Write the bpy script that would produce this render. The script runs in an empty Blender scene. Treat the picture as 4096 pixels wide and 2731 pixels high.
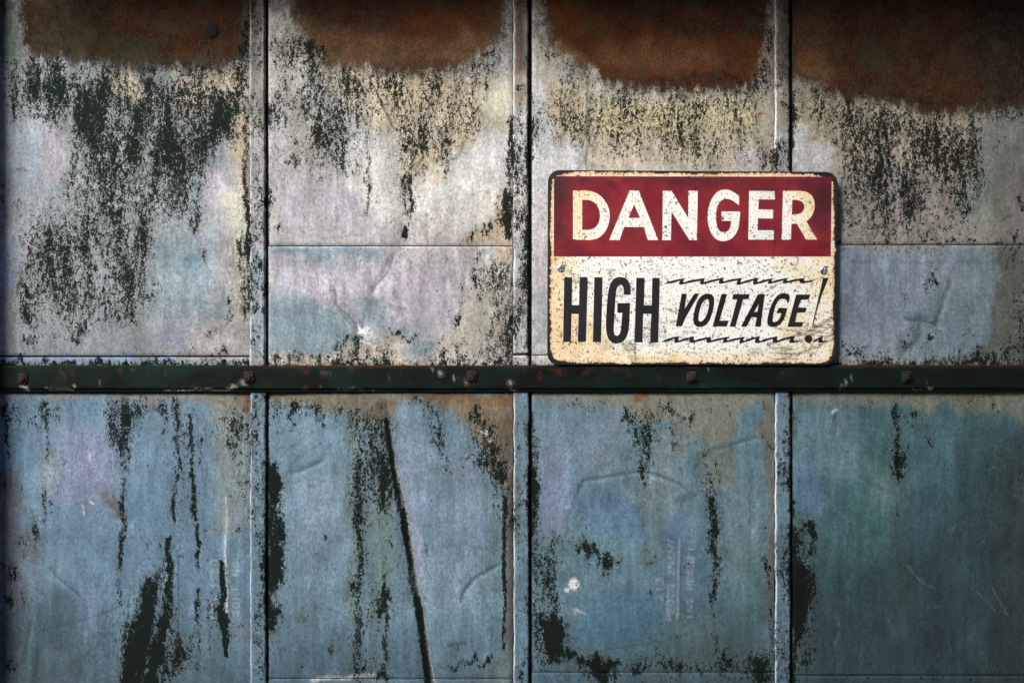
import bpy, bmesh, math
import numpy as np
from mathutils import Vector

# ------------------------------------------------------------------ set-up
S = 0.00035                     # metres per wall unit (the wall is measured in 4096 x 2731 units)
ZC = 1.50                       # height of the wall point (2048, 1365.5)
scene = bpy.context.scene
COL = scene.collection
R = math.radians


def wx(x): return (x - 2048.0) * S
def wz(y): return ZC - (y - 1365.5) * S


# camera
cam = bpy.data.cameras.new('camera')
cam.sensor_width = 36.0
cam.lens = 50.0
cam.clip_start = 0.01
cam.clip_end = 2000.0
camo = bpy.data.objects.new('camera', cam)
COL.objects.link(camo)
CAM_D = (2048 * S) / (18.0 / 50.0)
camo.location = (0.0, -CAM_D, ZC)
camo.rotation_euler = (R(90), 0, 0)
scene.camera = camo

# sky
SUN_EL, SUN_AZ = 36.0, 36.0        # sun stands to the left of the viewer's back
w = bpy.data.worlds.new('World')
scene.world = w
w.use_nodes = True
nt = w.node_tree
bg = nt.nodes['Background']
sky = nt.nodes.new('ShaderNodeTexSky')
sky.sky_type = 'NISHITA'
sky.sun_disc = False
sky.sun_elevation = R(SUN_EL)
sky.sun_rotation = R(180 + SUN_AZ)
sky.air_density = 1.0
sky.dust_density = 3.0
nt.links.new(sky.outputs[0], bg.inputs[0])
bg.inputs[1].default_value = 0.15

# sun
sl = bpy.data.lights.new('sun', 'SUN')
sl.energy = 1.4
sl.angle = R(24)
sl.color = (1.0, 0.93, 0.84)
so = bpy.data.objects.new('sun', sl)
COL.objects.link(so)
sd = Vector((-math.sin(R(SUN_AZ)) * math.cos(R(SUN_EL)), -math.cos(R(SUN_AZ)) * math.cos(R(SUN_EL)), math.sin(R(SUN_EL))))
so.rotation_euler = (-sd).to_track_quat('-Z', 'Y').to_euler()
so.location = sd * 6

vs = scene.view_settings
vs.view_transform = 'Standard'
vs.look = 'None'
vs.gamma = 1.0
vs.exposure = 1.85
vs.use_curve_mapping = False
scene.cycles.use_denoising = True
scene.cycles.max_bounces = 5

rng = np.random.default_rng(7)

# ------------------------------------------------------------------ fields on the wall surface
CELL = 5.0
FX0, FY0, FX1, FY1 = -120.0, -160.0, 4216.0, 2900.0
NX, NY = int((FX1 - FX0) / CELL) + 1, int((FY1 - FY0) / CELL) + 1
GX, GY = np.meshgrid(FX0 + CELL * np.arange(NX), FY0 + CELL * np.arange(NY))


def smooth(t):
    t = np.clip(t, 0, 1)
    return t * t * (3 - 2 * t)


def vnoise(fx, fy, seed):
    """value noise over the wall grid, features fx by fy units wide, mean 0, range about -1..1"""
    r = np.random.default_rng(seed)
    nx, ny = int((FX1 - FX0) / fx) + 4, int((FY1 - FY0) / fy) + 4
    g = r.uniform(-1, 1, (ny, nx))
    u, v = (GX - FX0) / fx, (GY - FY0) / fy
    i, j = u.astype(int), v.astype(int)
    a, b = smooth(u - i), smooth(v - j)
    return (g[j, i] * (1 - a) + g[j, i + 1] * a) * (1 - b) + (g[j + 1, i] * (1 - a) + g[j + 1, i + 1] * a) * b


def fbm(fx, fy, seed, n=4, gain=0.55):
    out, amp, tot = 0, 1.0, 0
    for k in range(n):
        out = out + amp * vnoise(fx / 2 ** k, fy / 2 ** k, seed + 31 * k)
        tot += amp
        amp *= gain
    return out / tot


WX = 24 * fbm(90, 90, 1, 4, 0.6) + 9 * vnoise(13, 13, 3)
WY = 24 * fbm(90, 130, 2, 4, 0.6) + 9 * vnoise(13, 17, 4)

G = np.zeros_like(GX)                       # cover of dark algae and dirt, plus shade painted along the crease
M = np.zeros_like(GX)                       # rubbed dark scuff marks, and shade painted along the crease
RU = np.zeros_like(GX)                      # rust
CH = np.zeros_like(GX)                      # chalky white marks, and the painted lit edge of the crease
H = np.zeros_like(GX)                       # relief in wall units


def s2l(c):
    c = np.asarray(c, dtype=float) / 255.0
    return np.where(c <= 0.04045, c / 12.92, ((c + 0.055) / 1.055) ** 2.4)


ALB = 0.80                                  # photographed tone to base colour
C = np.zeros(GX.shape + (3,))                # patina colour of the zinc, with some painted light falloff
CR = np.zeros(GX.shape + (3,))               # colour of the rust where it has taken over
TGT = [C]


def win(x0, y0, x1, y1, pad):
    i0 = max(0, int((x0 - pad - FX0) / CELL)); i1 = min(NX, int((x1 + pad - FX0) / CELL) + 2)
    j0 = max(0, int((y0 - pad - FY0) / CELL)); j1 = min(NY, int((y1 + pad - FY0) / CELL) + 2)
    return slice(j0, j1), slice(i0, i1)


def m_blob(x, y, rx, ry, soft=0.6, warp=1.0):
    w_ = win(x - rx, y - ry, x + rx, y + ry, 30)
    X, Y = GX[w_] + warp * WX[w_], GY[w_] + warp * WY[w_]
    d = np.sqrt(((X - x) / rx) ** 2 + ((Y - y) / ry) ** 2)
    return w_, smooth((1 - d) / soft)


def m_poly(pts, f=30, warp=1.0):
    p = np.asarray(pts, float)
    w_ = win(p[:, 0].min(), p[:, 1].min(), p[:, 0].max(), p[:, 1].max(), 35 + f)
    X, Y = GX[w_] + warp * WX[w_], GY[w_] + warp * WY[w_]
    ins = np.zeros(X.shape, bool)
    dm = np.full(X.shape, 1e9)
    n = len(p)
    for k in range(n):
        (ax, ay), (bx, by) = p[k], p[(k + 1) % n]
        if by != ay:
            cond = ((ay > Y) != (by > Y)) & (X < (bx - ax) * (Y - ay) / (by - ay) + ax)
            ins ^= cond
        L = (bx - ax) ** 2 + (by - ay) ** 2 + 1e-9
        t = np.clip(((X - ax) * (bx - ax) + (Y - ay) * (by - ay)) / L, 0, 1)
        dm = np.minimum(dm, np.hypot(X - ax - t * (bx - ax), Y - ay - t * (by - ay)))
    sdist = np.where(ins, dm, -dm)
    return w_, smooth(0.5 + sdist / (2 * f))


def m_line(pts, w0, w1, soft=0.7, warp=0.4):
    p = np.asarray(pts, float)
    w_ = win(p[:, 0].min(), p[:, 1].min(), p[:, 0].max(), p[:, 1].max(), 25 + max(w0, w1))
    X, Y = GX[w_] + warp * WX[w_], GY[w_] + warp * WY[w_]
    out = np.zeros(X.shape)
    seg = np.hypot(*(p[1:] - p[:-1]).T)
    cum = np.concatenate([[0], np.cumsum(seg)]) / seg.sum()
    for k in range(len(p) - 1):
        (ax, ay), (bx, by) = p[k], p[k + 1]
        L = (bx - ax) ** 2 + (by - ay) ** 2 + 1e-9
        t = np.clip(((X - ax) * (bx - ax) + (Y - ay) * (by - ay)) / L, 0, 1)
        d = np.hypot(X - ax - t * (bx - ax), Y - ay - t * (by - ay))
        r = w0 + (w1 - w0) * (cum[k] + t * (cum[k + 1] - cum[k]))
        out = np.maximum(out, smooth((1 - d / np.maximum(r * .78, 2.0)) / soft + 0.0))
    return w_, out


def fmax(F, wm, a):
    w_, m = wm
    F[w_] = np.maximum(F[w_], a * m)


def fadd(F, wm, a):
    w_, m = wm
    F[w_] += a * m


def fmul(F, wm, a):
    """towards a factor a where the mask is full"""
    w_, m = wm
    F[w_] *= 1 + (a - 1) * m


def cp(col, pts, f=40, o=1.0, warp=1.6):
    w_, m = m_poly(pts, f, warp)
    m = (m * o)[..., None]
    T_ = TGT[0]
    T_[w_] = T_[w_] * (1 - m) + s2l(col) * ALB * m


def cb(col, x, y, rx, ry, o=1.0, soft=0.9, warp=1.6):
    w_, m = m_blob(x, y, rx, ry, soft, warp)
    m = (m * o)[..., None]
    T_ = TGT[0]
    T_[w_] = T_[w_] * (1 - m) + s2l(col) * ALB * m


def rect(x0, y0, x1, y1): return [(x0, y0), (x1, y0), (x1, y1), (x0, y1)]


def gp(a, pts, f=22, warp=1.0): fmax(G, m_poly(pts, f + 12, warp), min(a, 1.0))
def gb(a, x, y, rx, ry, soft=1.0): fmax(G, m_blob(x, y, rx * 1.42 + 4, ry * 1.42 + 6, soft, 1.3), a)
def gl(a, pts, w0, w1=None, soft=1.0, warp=0.7): fmax(G, m_line(pts, w0 * 1.45 + 5, (w1 if w1 is not None else w0) * 1.45 + 5, max(soft, .75), max(warp, .3)), min(a, 1.02))
def gclear(a, pts, f=40): fmul(G, m_poly(pts, f, 1.2), a)
def ml(a, pts, w0, w1=None, soft=0.9, warp=0.35): fmax(M, m_line(pts, w0, w1 if w1 is not None else w0, soft, warp), a)
def mb(a, x, y, rx, ry): fmax(M, m_blob(x, y, rx, ry, 0.9, 1.0), a)
def hl(a, pts, w0, w1=None): fadd(H, m_line(pts, w0, w1 if w1 is not None else w0, 1.0, 0.15), a)
def hb(a, x, y, rx, ry): fadd(H, m_blob(x, y, rx, ry, 1.0, 0.4), a)


WHT, LIL, BLU, BLG = (216, 216, 216), (172, 171, 184), (130, 147, 168), (116, 140, 154)
TEA, GRN, BEI, YEL = (96, 132, 138), (78, 118, 114), (190, 176, 154), (202, 190, 156)
CRM, GRY, OLV, TAN = (228, 220, 198), (162, 162, 160), (104, 104, 86), (148, 124, 98)
BRN, DBR, ORG, OGR = (84, 54, 37), (54, 38, 29), (134, 84, 44), (100, 76, 58)
LBL, SLT, DTL = (148, 161, 178), (92, 108, 124), (70, 94, 102)

# --- base patina per area
C[:] = s2l(BLU) * ALB
cp((132, 141, 150), rect(-150, -200, 1035, 1460), 12, 1, 0)
cp((178, 177, 178), rect(1035, -200, 2085, 1460), 12, 1, 0)
cp((190, 188, 184), rect(2085, -200, 3130, 1460), 12, 1, 0)
cp((138, 140, 140), rect(3130, -200, 4300, 1460), 12, 1, 0)
cp((118, 140, 160), rect(-150, 1560, 1035, 3000), 12, 1, 0)
cp((126, 148, 164), rect(1035, 1560, 2085, 3000), 12, 1, 0)
cp((116, 142, 154), rect(2085, 1560, 3130, 3000), 12, 1, 0)
cp((84, 116, 124), rect(3130, 1560, 4300, 3000), 12, 1, 0)

# --- column one, upper panel
cp((136, 150, 172), rect(0, 480, 190, 760), 60, .8)
cp((158, 148, 162), rect(160, 500, 260, 720), 40, .6)
cp((140, 150, 148), rect(350, 420, 640, 700), 70, .5)
cp(BEI, [(400, 280), (560, 270), (590, 420), (520, 430), (430, 340)], 35, .75)
cp(BEI, [(680, 300), (990, 270), (1000, 760), (930, 700), (900, 480), (700, 420)], 40, .8)
cp((186, 180, 190), rect(830, 690, 910, 1000), 35, .8)
cp(CRM, [(880, 780), (990, 760), (990, 1300), (940, 1250), (930, 1000)], 40, .55)
cp((186, 178, 190), rect(820, 1000, 940, 1160), 40, .6)
cp((130, 152, 166), rect(600, 960, 860, 1260), 60, .6)
cp((104, 132, 156), rect(750, 1020, 830, 1110), 40, .5)
cp((128, 140, 176), rect(640, 1330, 730, 1390), 30, .6)
cp((126, 140, 178), rect(-20, 960, 45, 1160), 30, .7)
cp((172, 162, 162), rect(780, 1290, 1000, 1430), 50, .7)
cp((112, 138, 168), rect(0, 1430, 700, 1460), 12, .9)
for _ in range(26):
    cb([(166, 156, 170), (134, 150, 160), (152, 160, 152)][rng.integers(3)], rng.uniform(30, 960), rng.uniform(450, 1400), rng.uniform(25, 70), rng.uniform(30, 90), .5)
cp((72, 112, 102), rect(0, 40, 60, 260), 30, .8)
cb((92, 62, 46), 85, 695, 24, 18, .9)
cb((128, 104, 104), 740, 625, 80, 60, .6)
cp((190, 142, 104), rect(978, 480, 1002, 860), 14, .5)

# --- column two, upper
cp((158, 160, 158), rect(1075, 140, 1400, 720), 60, .8)
cp(BEI, [(1290, 280), (2000, 300), (1900, 640), (1780, 700), (1600, 720), (1560, 560), (1400, 420)], 50, .9)
cp(YEL, rect(1560, 330, 1700, 390), 30, .6)
cp(CRM, [(1920, 360), (2040, 330), (2040, 600), (1960, 560)], 40, .85)
cp(WHT, [(1880, 580), (2040, 500), (2040, 740), (1960, 900), (1660, 960), (1640, 760), (1760, 680)], 45, .95)
cp(WHT, [(1380, 560), (1600, 540), (1580, 940), (1400, 960)], 60, .7)
cp(LIL, rect(1085, 430, 1145, 760), 25, .85)
cp(LIL, [(1125, 760), (1300, 690), (1480, 820), (1540, 930), (1280, 960), (1130, 950)], 40, .9)
cp((192, 172, 150), [(2052, 760), (1990, 800), (1960, 890), (1820, 970), (2052, 980)], 20, .85)
cb((204, 184, 164), 1750, 720, 50, 40, .6)
for _ in range(14):
    cb([(206, 202, 204), (186, 176, 160), (170, 166, 178)][rng.integers(3)], rng.uniform(1090, 2030), rng.uniform(350, 960), rng.uniform(25, 70), rng.uniform(30, 80), .45)
# middle panel
cp(LIL, rect(1080, 1000, 1900, 1330), 70, 1)
cp((186, 178, 196), rect(1230, 1090, 1760, 1180), 60, .7)
cp((122, 144, 160), rect(1080, 990, 1500, 1035), 22, .9)
cp((124, 146, 160), [(1070, 1180), (1240, 1180), (1400, 1260), (1480, 1440), (1070, 1440)], 50, .95)
cp((130, 150, 164), rect(1250, 1020, 1330, 1060), 24, .7)
cp((126, 148, 162), [(1440, 1190), (1540, 1200), (1560, 1300), (1660, 1300), (1700, 1360), (1420, 1330)], 35, .7)
cp(WHT, [(1900, 1000), (2010, 990), (1990, 1160), (1910, 1080)], 35, .8)
cp((192, 172, 150), rect(2005, 990, 2055, 1060), 18, .9)
cp((190, 186, 178), [(1880, 1130), (2050, 1060), (2050, 1460), (1650, 1460), (1800, 1330)], 45, .85)
cp((182, 172, 164), [(1080, 1415), (1290, 1420), (1400, 1385), (1520, 1380), (1560, 1330), (1640, 1360), (1720, 1440), (1700, 1465), (1080, 1465)], 10, .95, .8)
cp((116, 142, 158), rect(1620, 1355, 1730, 1420), 22, .8)

# --- column three, upper
cp(BEI, rect(2180, 320, 2350, 560), 50, .9)
cp(YEL, rect(2370, 390, 3050, 560), 60, .9)
cp((196, 184, 168), rect(2370, 540, 3060, 690), 60, .8)
cp((206, 210, 216), [(2125, 330), (2180, 310), (2180, 430), (2230, 530), (2290, 600), (2350, 620), (2350, 690), (2200, 760), (2125, 760)], 18, .95)
cp((196, 194, 204), [(2125, 760), (2195, 760), (2195, 1420), (2125, 1420)], 25, .9)
cp((150, 166, 178), rect(2125, 1180, 2190, 1380), 25, .6)
cp((192, 186, 196), [(2920, 640), (2960, 590), (3030, 590), (3040, 690), (2920, 690)], 20, .8)
cp((176, 166, 158), rect(3055, 180, 3100, 690), 18, .8)
cb((150, 84, 34), 3025, 463, 26, 20, 1)
# --- column four, upper
cp((176, 164, 146), rect(3165, 330, 3900, 700), 60, .8)
cp((200, 202, 208), [(3175, 480), (3230, 480), (3260, 560), (3340, 590), (3330, 700), (3175, 700)], 25, .95)
cp((150, 144, 142), rect(3340, 700, 4096, 985), 60, .8)
cp((118, 134, 126), [(3870, 680), (4040, 680), (3990, 860), (3900, 940), (3850, 800)], 45, .8)
cp((134, 142, 136), rect(3340, 700, 3380, 960), 20, .7)
cp((128, 142, 160), rect(3340, 985, 3990, 1440), 25, 1)
cp((104, 130, 144), [(3700, 1200), (3960, 1120), (3980, 1400), (3600, 1430)], 50, .6)
cp((104, 132, 146), rect(3880, 1000, 3990, 1100), 40, .7)
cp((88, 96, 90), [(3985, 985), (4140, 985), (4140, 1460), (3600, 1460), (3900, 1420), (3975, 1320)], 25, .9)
cp((156, 154, 158), rect(3360, 1410, 3600, 1440), 14, .7)

# --- lower panels
cp((150, 138, 126), [(0, 1560), (1003, 1560), (1003, 1600), (560, 1610), (400, 1590), (0, 1600)], 16, .8)
cp((176, 160, 134), rect(860, 1570, 1003, 1680), 40, .6)
cp((160, 164, 160), rect(860, 1640, 1000, 2120), 50, .7)
cp((120, 74, 42), rect(975, 1568, 1003, 1640), 12, .9)
cp((150, 152, 178), rect(220, 1700, 460, 2000), 70, .8)
cp((106, 136, 162), rect(290, 1600, 400, 1700), 40, .6)
cp((104, 134, 158), rect(30, 1620, 110, 1900), 40, .7)
cp((140, 146, 150), rect(155, 1780, 235, 1980), 30, .7)
cp((110, 98, 100), [(0, 1880), (70, 1900), (100, 2000), (60, 2200), (40, 2731), (0, 2731)], 35, .7)
cp((104, 100, 110), [(60, 2120), (170, 2150), (175, 2260), (120, 2350), (120, 2731), (0, 2731), (20, 2200)], 40, .6)
cp((108, 100, 98), [(400, 1960), (480, 1985), (505, 2085), (470, 2070)], 14, .9)
cp((96, 126, 150), rect(500, 1970, 590, 2090), 40, .6)
cp((88, 112, 120), [(170, 2290), (310, 2400), (318, 2500), (320, 2800), (100, 2800), (150, 2500)], 22, .75)
cp((98, 118, 144), [(320, 2480), (520, 2480), (500, 2800), (320, 2800)], 50, .5)
cp((112, 122, 140), rect(160, 2600, 330, 2800), 30, .5)
cp((100, 124, 140), rect(560, 2350, 1003, 2800), 90, .6)
cp((140, 132, 132), rect(930, 2470, 1003, 2580), 35, .5)
for _ in range(22):
    cb([(142, 142, 172), (112, 138, 160), (128, 150, 166)][rng.integers(3)], rng.uniform(30, 990), rng.uniform(1650, 2700), rng.uniform(30, 90), rng.uniform(50, 140), .45)
# column two
cp((140, 122, 100), [(1070, 1560), (1620, 1560), (1590, 1600), (1580, 1680), (1460, 1700), (1380, 1650), (1070, 1610)], 22, .95)
cp((136, 96, 58), [(1580, 1560), (2060, 1560), (2060, 1720), (1960, 1680), (1860, 1630), (1650, 1600)], 20, .95)
cp((150, 126, 102), [(1700, 1600), (2055, 1600), (2055, 2010), (1960, 1880), (1880, 1700), (1800, 1640)], 26, .85)
cp((112, 92, 76), rect(2000, 1640, 2056, 1960), 14, .7)
cp((122, 138, 128), rect(1390, 1640, 1450, 2731), 28, .7)
cp((124, 138, 130), rect(1480, 1680, 1570, 2731), 35, .65)
cp((150, 166, 186), [(1600, 1600), (1690, 1620), (1740, 1820), (1900, 1820), (1960, 2100), (1900, 2400), (1700, 2450), (1640, 2150), (1580, 1850)], 40, .8)
cp((150, 156, 186), rect(1600, 1840, 1680, 1930), 35, .7)
cp((166, 164, 192), [(1610, 1980), (1660, 1990), (1700, 2290), (1660, 2300)], 26, .7)
cp((156, 168, 186), rect(1180, 1900, 1370, 2200), 70, .6)
cp((116, 142, 148), rect(1960, 1900, 2010, 2700), 30, .6)
cp((112, 94, 86), [(2018, 1920), (2056, 1900), (2056, 2731), (2010, 2731), (2012, 2500), (2020, 2250)], 8, .95, .4)
cp((136, 130, 112), [(1880, 2731), (1960, 2660), (2020, 2560), (2055, 2731)], 40, .7)
cp((106, 126, 150), rect(1080, 2480, 1700, 2740), 90, .6)
cb((104, 112, 96), 1190, 2470, 60, 40, .7)
cb((96, 104, 92), 1325, 2600, 40, 60, .7)
for _ in range(18):
    cb([(150, 158, 184), (118, 142, 162), (140, 156, 166)][rng.integers(3)], rng.uniform(1150, 1990), rng.uniform(1800, 2650), rng.uniform(40, 100), rng.uniform(50, 140), .4)
# column three
cp((158, 148, 132), [(2120, 1560), (3100, 1560), (3100, 1600), (2960, 1640), (2930, 1780), (2780, 1760), (2700, 1680), (2560, 1680), (2460, 1630), (2120, 1590)], 24, .9)
cb((140, 92, 50), 2570, 1582, 55, 34, .9)
cp((164, 150, 132), [(2700, 1700), (2760, 1820), (2680, 1830), (2640, 1760)], 24, .6)
cp((148, 156, 172), rect(2130, 1640, 2480, 1900), 70, .7)
cp((156, 166, 176), [(2620, 1700), (2700, 1760), (2760, 1960), (2560, 1980)], 40, .6)
cp((110, 134, 166), [(2310, 1970), (2520, 1980), (2600, 2130), (2760, 2060), (2760, 2200), (2400, 2130), (2280, 2050)], 40, .7)
cp((140, 152, 158), [(2480, 1960), (2720, 1960), (2700, 2050), (2560, 2080)], 40, .8)
cp((150, 152, 180), rect(2140, 1840, 2280, 2140), 45, .7)
cp((146, 150, 136), rect(2820, 1780, 2950, 1960), 25, .7)
cp((106, 132, 150), rect(2770, 1840, 2830, 2500), 25, .5)
cp((136, 152, 160), rect(2880, 1960, 3060, 2300), 70, .6)
cp((112, 136, 134), rect(2950, 2200, 3080, 2500), 60, .6)
cp((118, 134, 124), rect(2560, 2030, 2660, 2260), 50, .5)
cp((92, 128, 152), rect(2300, 2380, 2640, 2580), 70, .7)
cp((94, 122, 152), rect(2650, 2150, 2830, 2480), 50, .5)
cp((110, 124, 122), rect(2700, 2480, 3080, 2640), 70, .6)
cp((108, 128, 154), rect(2130, 2700, 3090, 2800), 20, .6)
cp((130, 118, 100), rect(3060, 1600, 3100, 2500), 12, .8)
# column four
cp((140, 134, 118), [(3170, 1560), (4140, 1560), (4140, 1720), (3960, 1650), (3830, 1640), (3780, 1590), (3720, 1650), (3640, 1610), (3540, 1620), (3400, 1630), (3170, 1600)], 16, .85)
cp((124, 146, 158), rect(3170, 1620, 3420, 1900), 70, .8)
cp((122, 140, 172), [(3180, 1850), (3250, 1850), (3300, 2060), (3220, 2100), (3175, 2000)], 25, .7)
cp((82, 128, 120), [(3440, 1820), (3540, 1820), (3560, 2100), (3480, 2300), (3380, 2320), (3420, 2050)], 80, .35)
cp((128, 148, 152), rect(3480, 1860, 3600, 2020), 50, .5)
cp((88, 114, 130), rect(3600, 2100, 4000, 2700), 120, .7)
cp((84, 106, 122), rect(3300, 2450, 3900, 2720), 90, .6)
cp((88, 98, 112), rect(3560, 2430, 3900, 2700), 80, .5)
cp((92, 108, 100), rect(3570, 2040, 3630, 2480), 22, .5)
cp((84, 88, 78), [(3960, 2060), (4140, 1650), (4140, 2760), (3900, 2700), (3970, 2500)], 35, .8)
cp((90, 110, 100), rect(3975, 1640, 4010, 2300), 18, .6)

# light falloff painted into the patina: darker low on the sheets and far right
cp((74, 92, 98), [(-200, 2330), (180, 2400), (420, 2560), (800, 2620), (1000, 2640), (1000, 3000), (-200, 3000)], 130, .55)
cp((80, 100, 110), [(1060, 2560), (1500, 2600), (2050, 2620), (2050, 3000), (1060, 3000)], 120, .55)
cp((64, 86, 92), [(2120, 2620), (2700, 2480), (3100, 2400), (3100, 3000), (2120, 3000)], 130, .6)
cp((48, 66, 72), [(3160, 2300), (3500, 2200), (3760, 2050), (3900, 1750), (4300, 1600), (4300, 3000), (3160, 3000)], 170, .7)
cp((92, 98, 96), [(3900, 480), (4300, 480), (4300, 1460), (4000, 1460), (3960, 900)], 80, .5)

# --- rust stains along the top of every panel
CR[:] = s2l((70, 48, 36)) * ALB
TGT[0] = CR


def rust(pts, f, body, o=1.0):
    cp(body, [(x_ + (12 if x_ > 2500 else -12) * 0, y_ + 60) for x_, y_ in pts], 60, o, 1.0)
    fmax(RU, m_poly(pts, 66, 1.2), o)
    fmax(RU, m_poly([(x_ + (70 if x_ > np.mean([q[0] for q in pts]) else -70), y_ + 26) for x_, y_ in pts], 90, 1.2), .5)


rust([(60, -200), (1035, -200), (1035, 40), (985, 262), (860, 292), (640, 290), (400, 258), (150, 246), (75, 180)], 26, (58, 47, 36))
cp(BRN, [(430, -150), (960, -150), (965, 240), (850, 285), (650, 280), (640, 150), (440, 120)], 45, .85)
cp((72, 76, 54), rect(410, 150, 620, 262), 30, .6)
cp((74, 70, 64), rect(150, 90, 330, 240), 40, .5)
cp((104, 108, 90), rect(965, -150, 1000, 240), 18, .8)
rust([(1110, -200), (2040, -200), (2025, 110), (1955, 225), (1830, 292), (1660, 306), (1480, 298), (1300, 262), (1190, 150)], 22, (134, 108, 84))
cp((84, 58, 44), [(1150, -200), (2020, -200), (1960, 30), (1640, 110), (1500, 130), (1290, 100), (1180, 40)], 45, .95)
cp((112, 68, 38), [(1640, 20), (2010, 20), (1980, 130), (1720, 170), (1560, 150)], 40, .8)
cp((150, 128, 96), rect(1850, 120, 1980, 240), 35, .6)
cp((92, 72, 56), [(1450, 262), (1660, 235), (1880, 255), (1830, 300), (1650, 310), (1480, 300)], 12, .85)
cp((128, 124, 104), [(1075, -200), (1130, -200), (1210, 140), (1290, 250), (1120, 200), (1075, 150)], 30, .7)
rust([(2150, -200), (3090, -200), (3085, 100), (3062, 290), (3020, 362), (2900, 388), (2750, 386), (2580, 366), (2420, 332), (2370, 290), (2200, 190), (2160, 90)], 22, (104, 66, 42))
cp((76, 50, 38), [(2380, -200), (3080, -200), (3070, 150), (2700, 130), (2420, 90), (2330, 20)], 40, .95)
cp((132, 84, 44), rect(2170, 10, 2340, 130), 40, .6)
cp((130, 84, 44), rect(2750, 15, 2870, 60), 26, .6)
cp((142, 104, 76), [(2400, 180), (2850, 170), (2860, 280), (2600, 300), (2400, 250)], 45, .7)
cp((150, 136, 108), [(2180, 150), (2330, 190), (2400, 290), (2300, 290), (2190, 230)], 35, .7)
cp((76, 46, 34), [(2480, 325), (2640, 312), (2940, 300), (3060, 330), (3000, 378), (2760, 392), (2580, 372)], 12, .85)
rust([(3130, -200), (4200, -200), (4200, 420), (4020, 462), (3900, 474), (3700, 466), (3560, 420), (3330, 392), (3270, 345), (3130, 330)], 26, (78, 54, 39))
cp((108, 86, 70), [(3170, 20), (3280, 20), (3320, 300), (3250, 340), (3170, 320)], 45, .8)
cp((140, 116, 84), rect(3190, 210, 3290, 310), 30, .6)
cp((148, 88, 48), rect(3205, 205, 3240, 290), 16, .6)
cp((70, 78, 64), rect(3440, 160, 3560, 270), 40, .6)
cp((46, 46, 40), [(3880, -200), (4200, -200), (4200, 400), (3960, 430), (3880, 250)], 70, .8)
cp((52, 42, 32), [(3310, 355), (3480, 355), (3680, 385), (3820, 430), (3600, 410), (3400, 388)], 12, .7)
for _ in range(70):
    x_ = rng.uniform(80, 4050)
    cb([(120, 78, 46), (70, 50, 42), (98, 72, 46), (58, 46, 36)][rng.integers(4)], x_, rng.uniform(-60, 300), rng.uniform(15, 45), rng.uniform(12, 32), .28)

fmax(RU, m_poly(rect(-300, -300, 4400, 90), 110, 1.5), .6)
TGT[0] = C
# --- seam strips have a coat of their own
cp((150, 148, 146), rect(1003, -200, 1060, 520), 4, .9, 0)
cp((104, 104, 92), rect(1003, -200, 1060, 140), 30, .7, 0)
cp((108, 138, 128), rect(1003, 170, 1030, 280), 8, .7, .3)
cp((166, 162, 172), rect(1003, 520, 1060, 1000), 10, .85, 0)
cp((140, 156, 172), rect(1003, 1000, 1060, 1400), 20, .8, 0)
cp((92, 60, 42), rect(2057, -200, 2110, 300), 30, .95, 0)
cp((176, 158, 136), rect(2057, 300, 2110, 440), 26, .8, 0)
cp((206, 206, 208), rect(2057, 440, 2112, 960), 26, .9, 0)
cp((188, 190, 198), rect(2057, 960, 2112, 1460), 26, .9, 0)
cp((76, 58, 44), rect(3103, -200, 3156, 300), 40, .9, 0)
cp((150, 144, 136), rect(3103, 300, 3156, 520), 40, .9, 0)
cp((182, 186, 194), rect(3103, 520, 3156, 700), 30, .9, 0)
for x_ in (1005, 2058, 3104):
    cp((128, 148, 164), rect(x_, 1560, x_ + 58, 3000), 4, .8, 0)
    cp((104, 134, 152), rect(x_, 2050, x_ + 58, 3000), 120, .7, 0)

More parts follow.
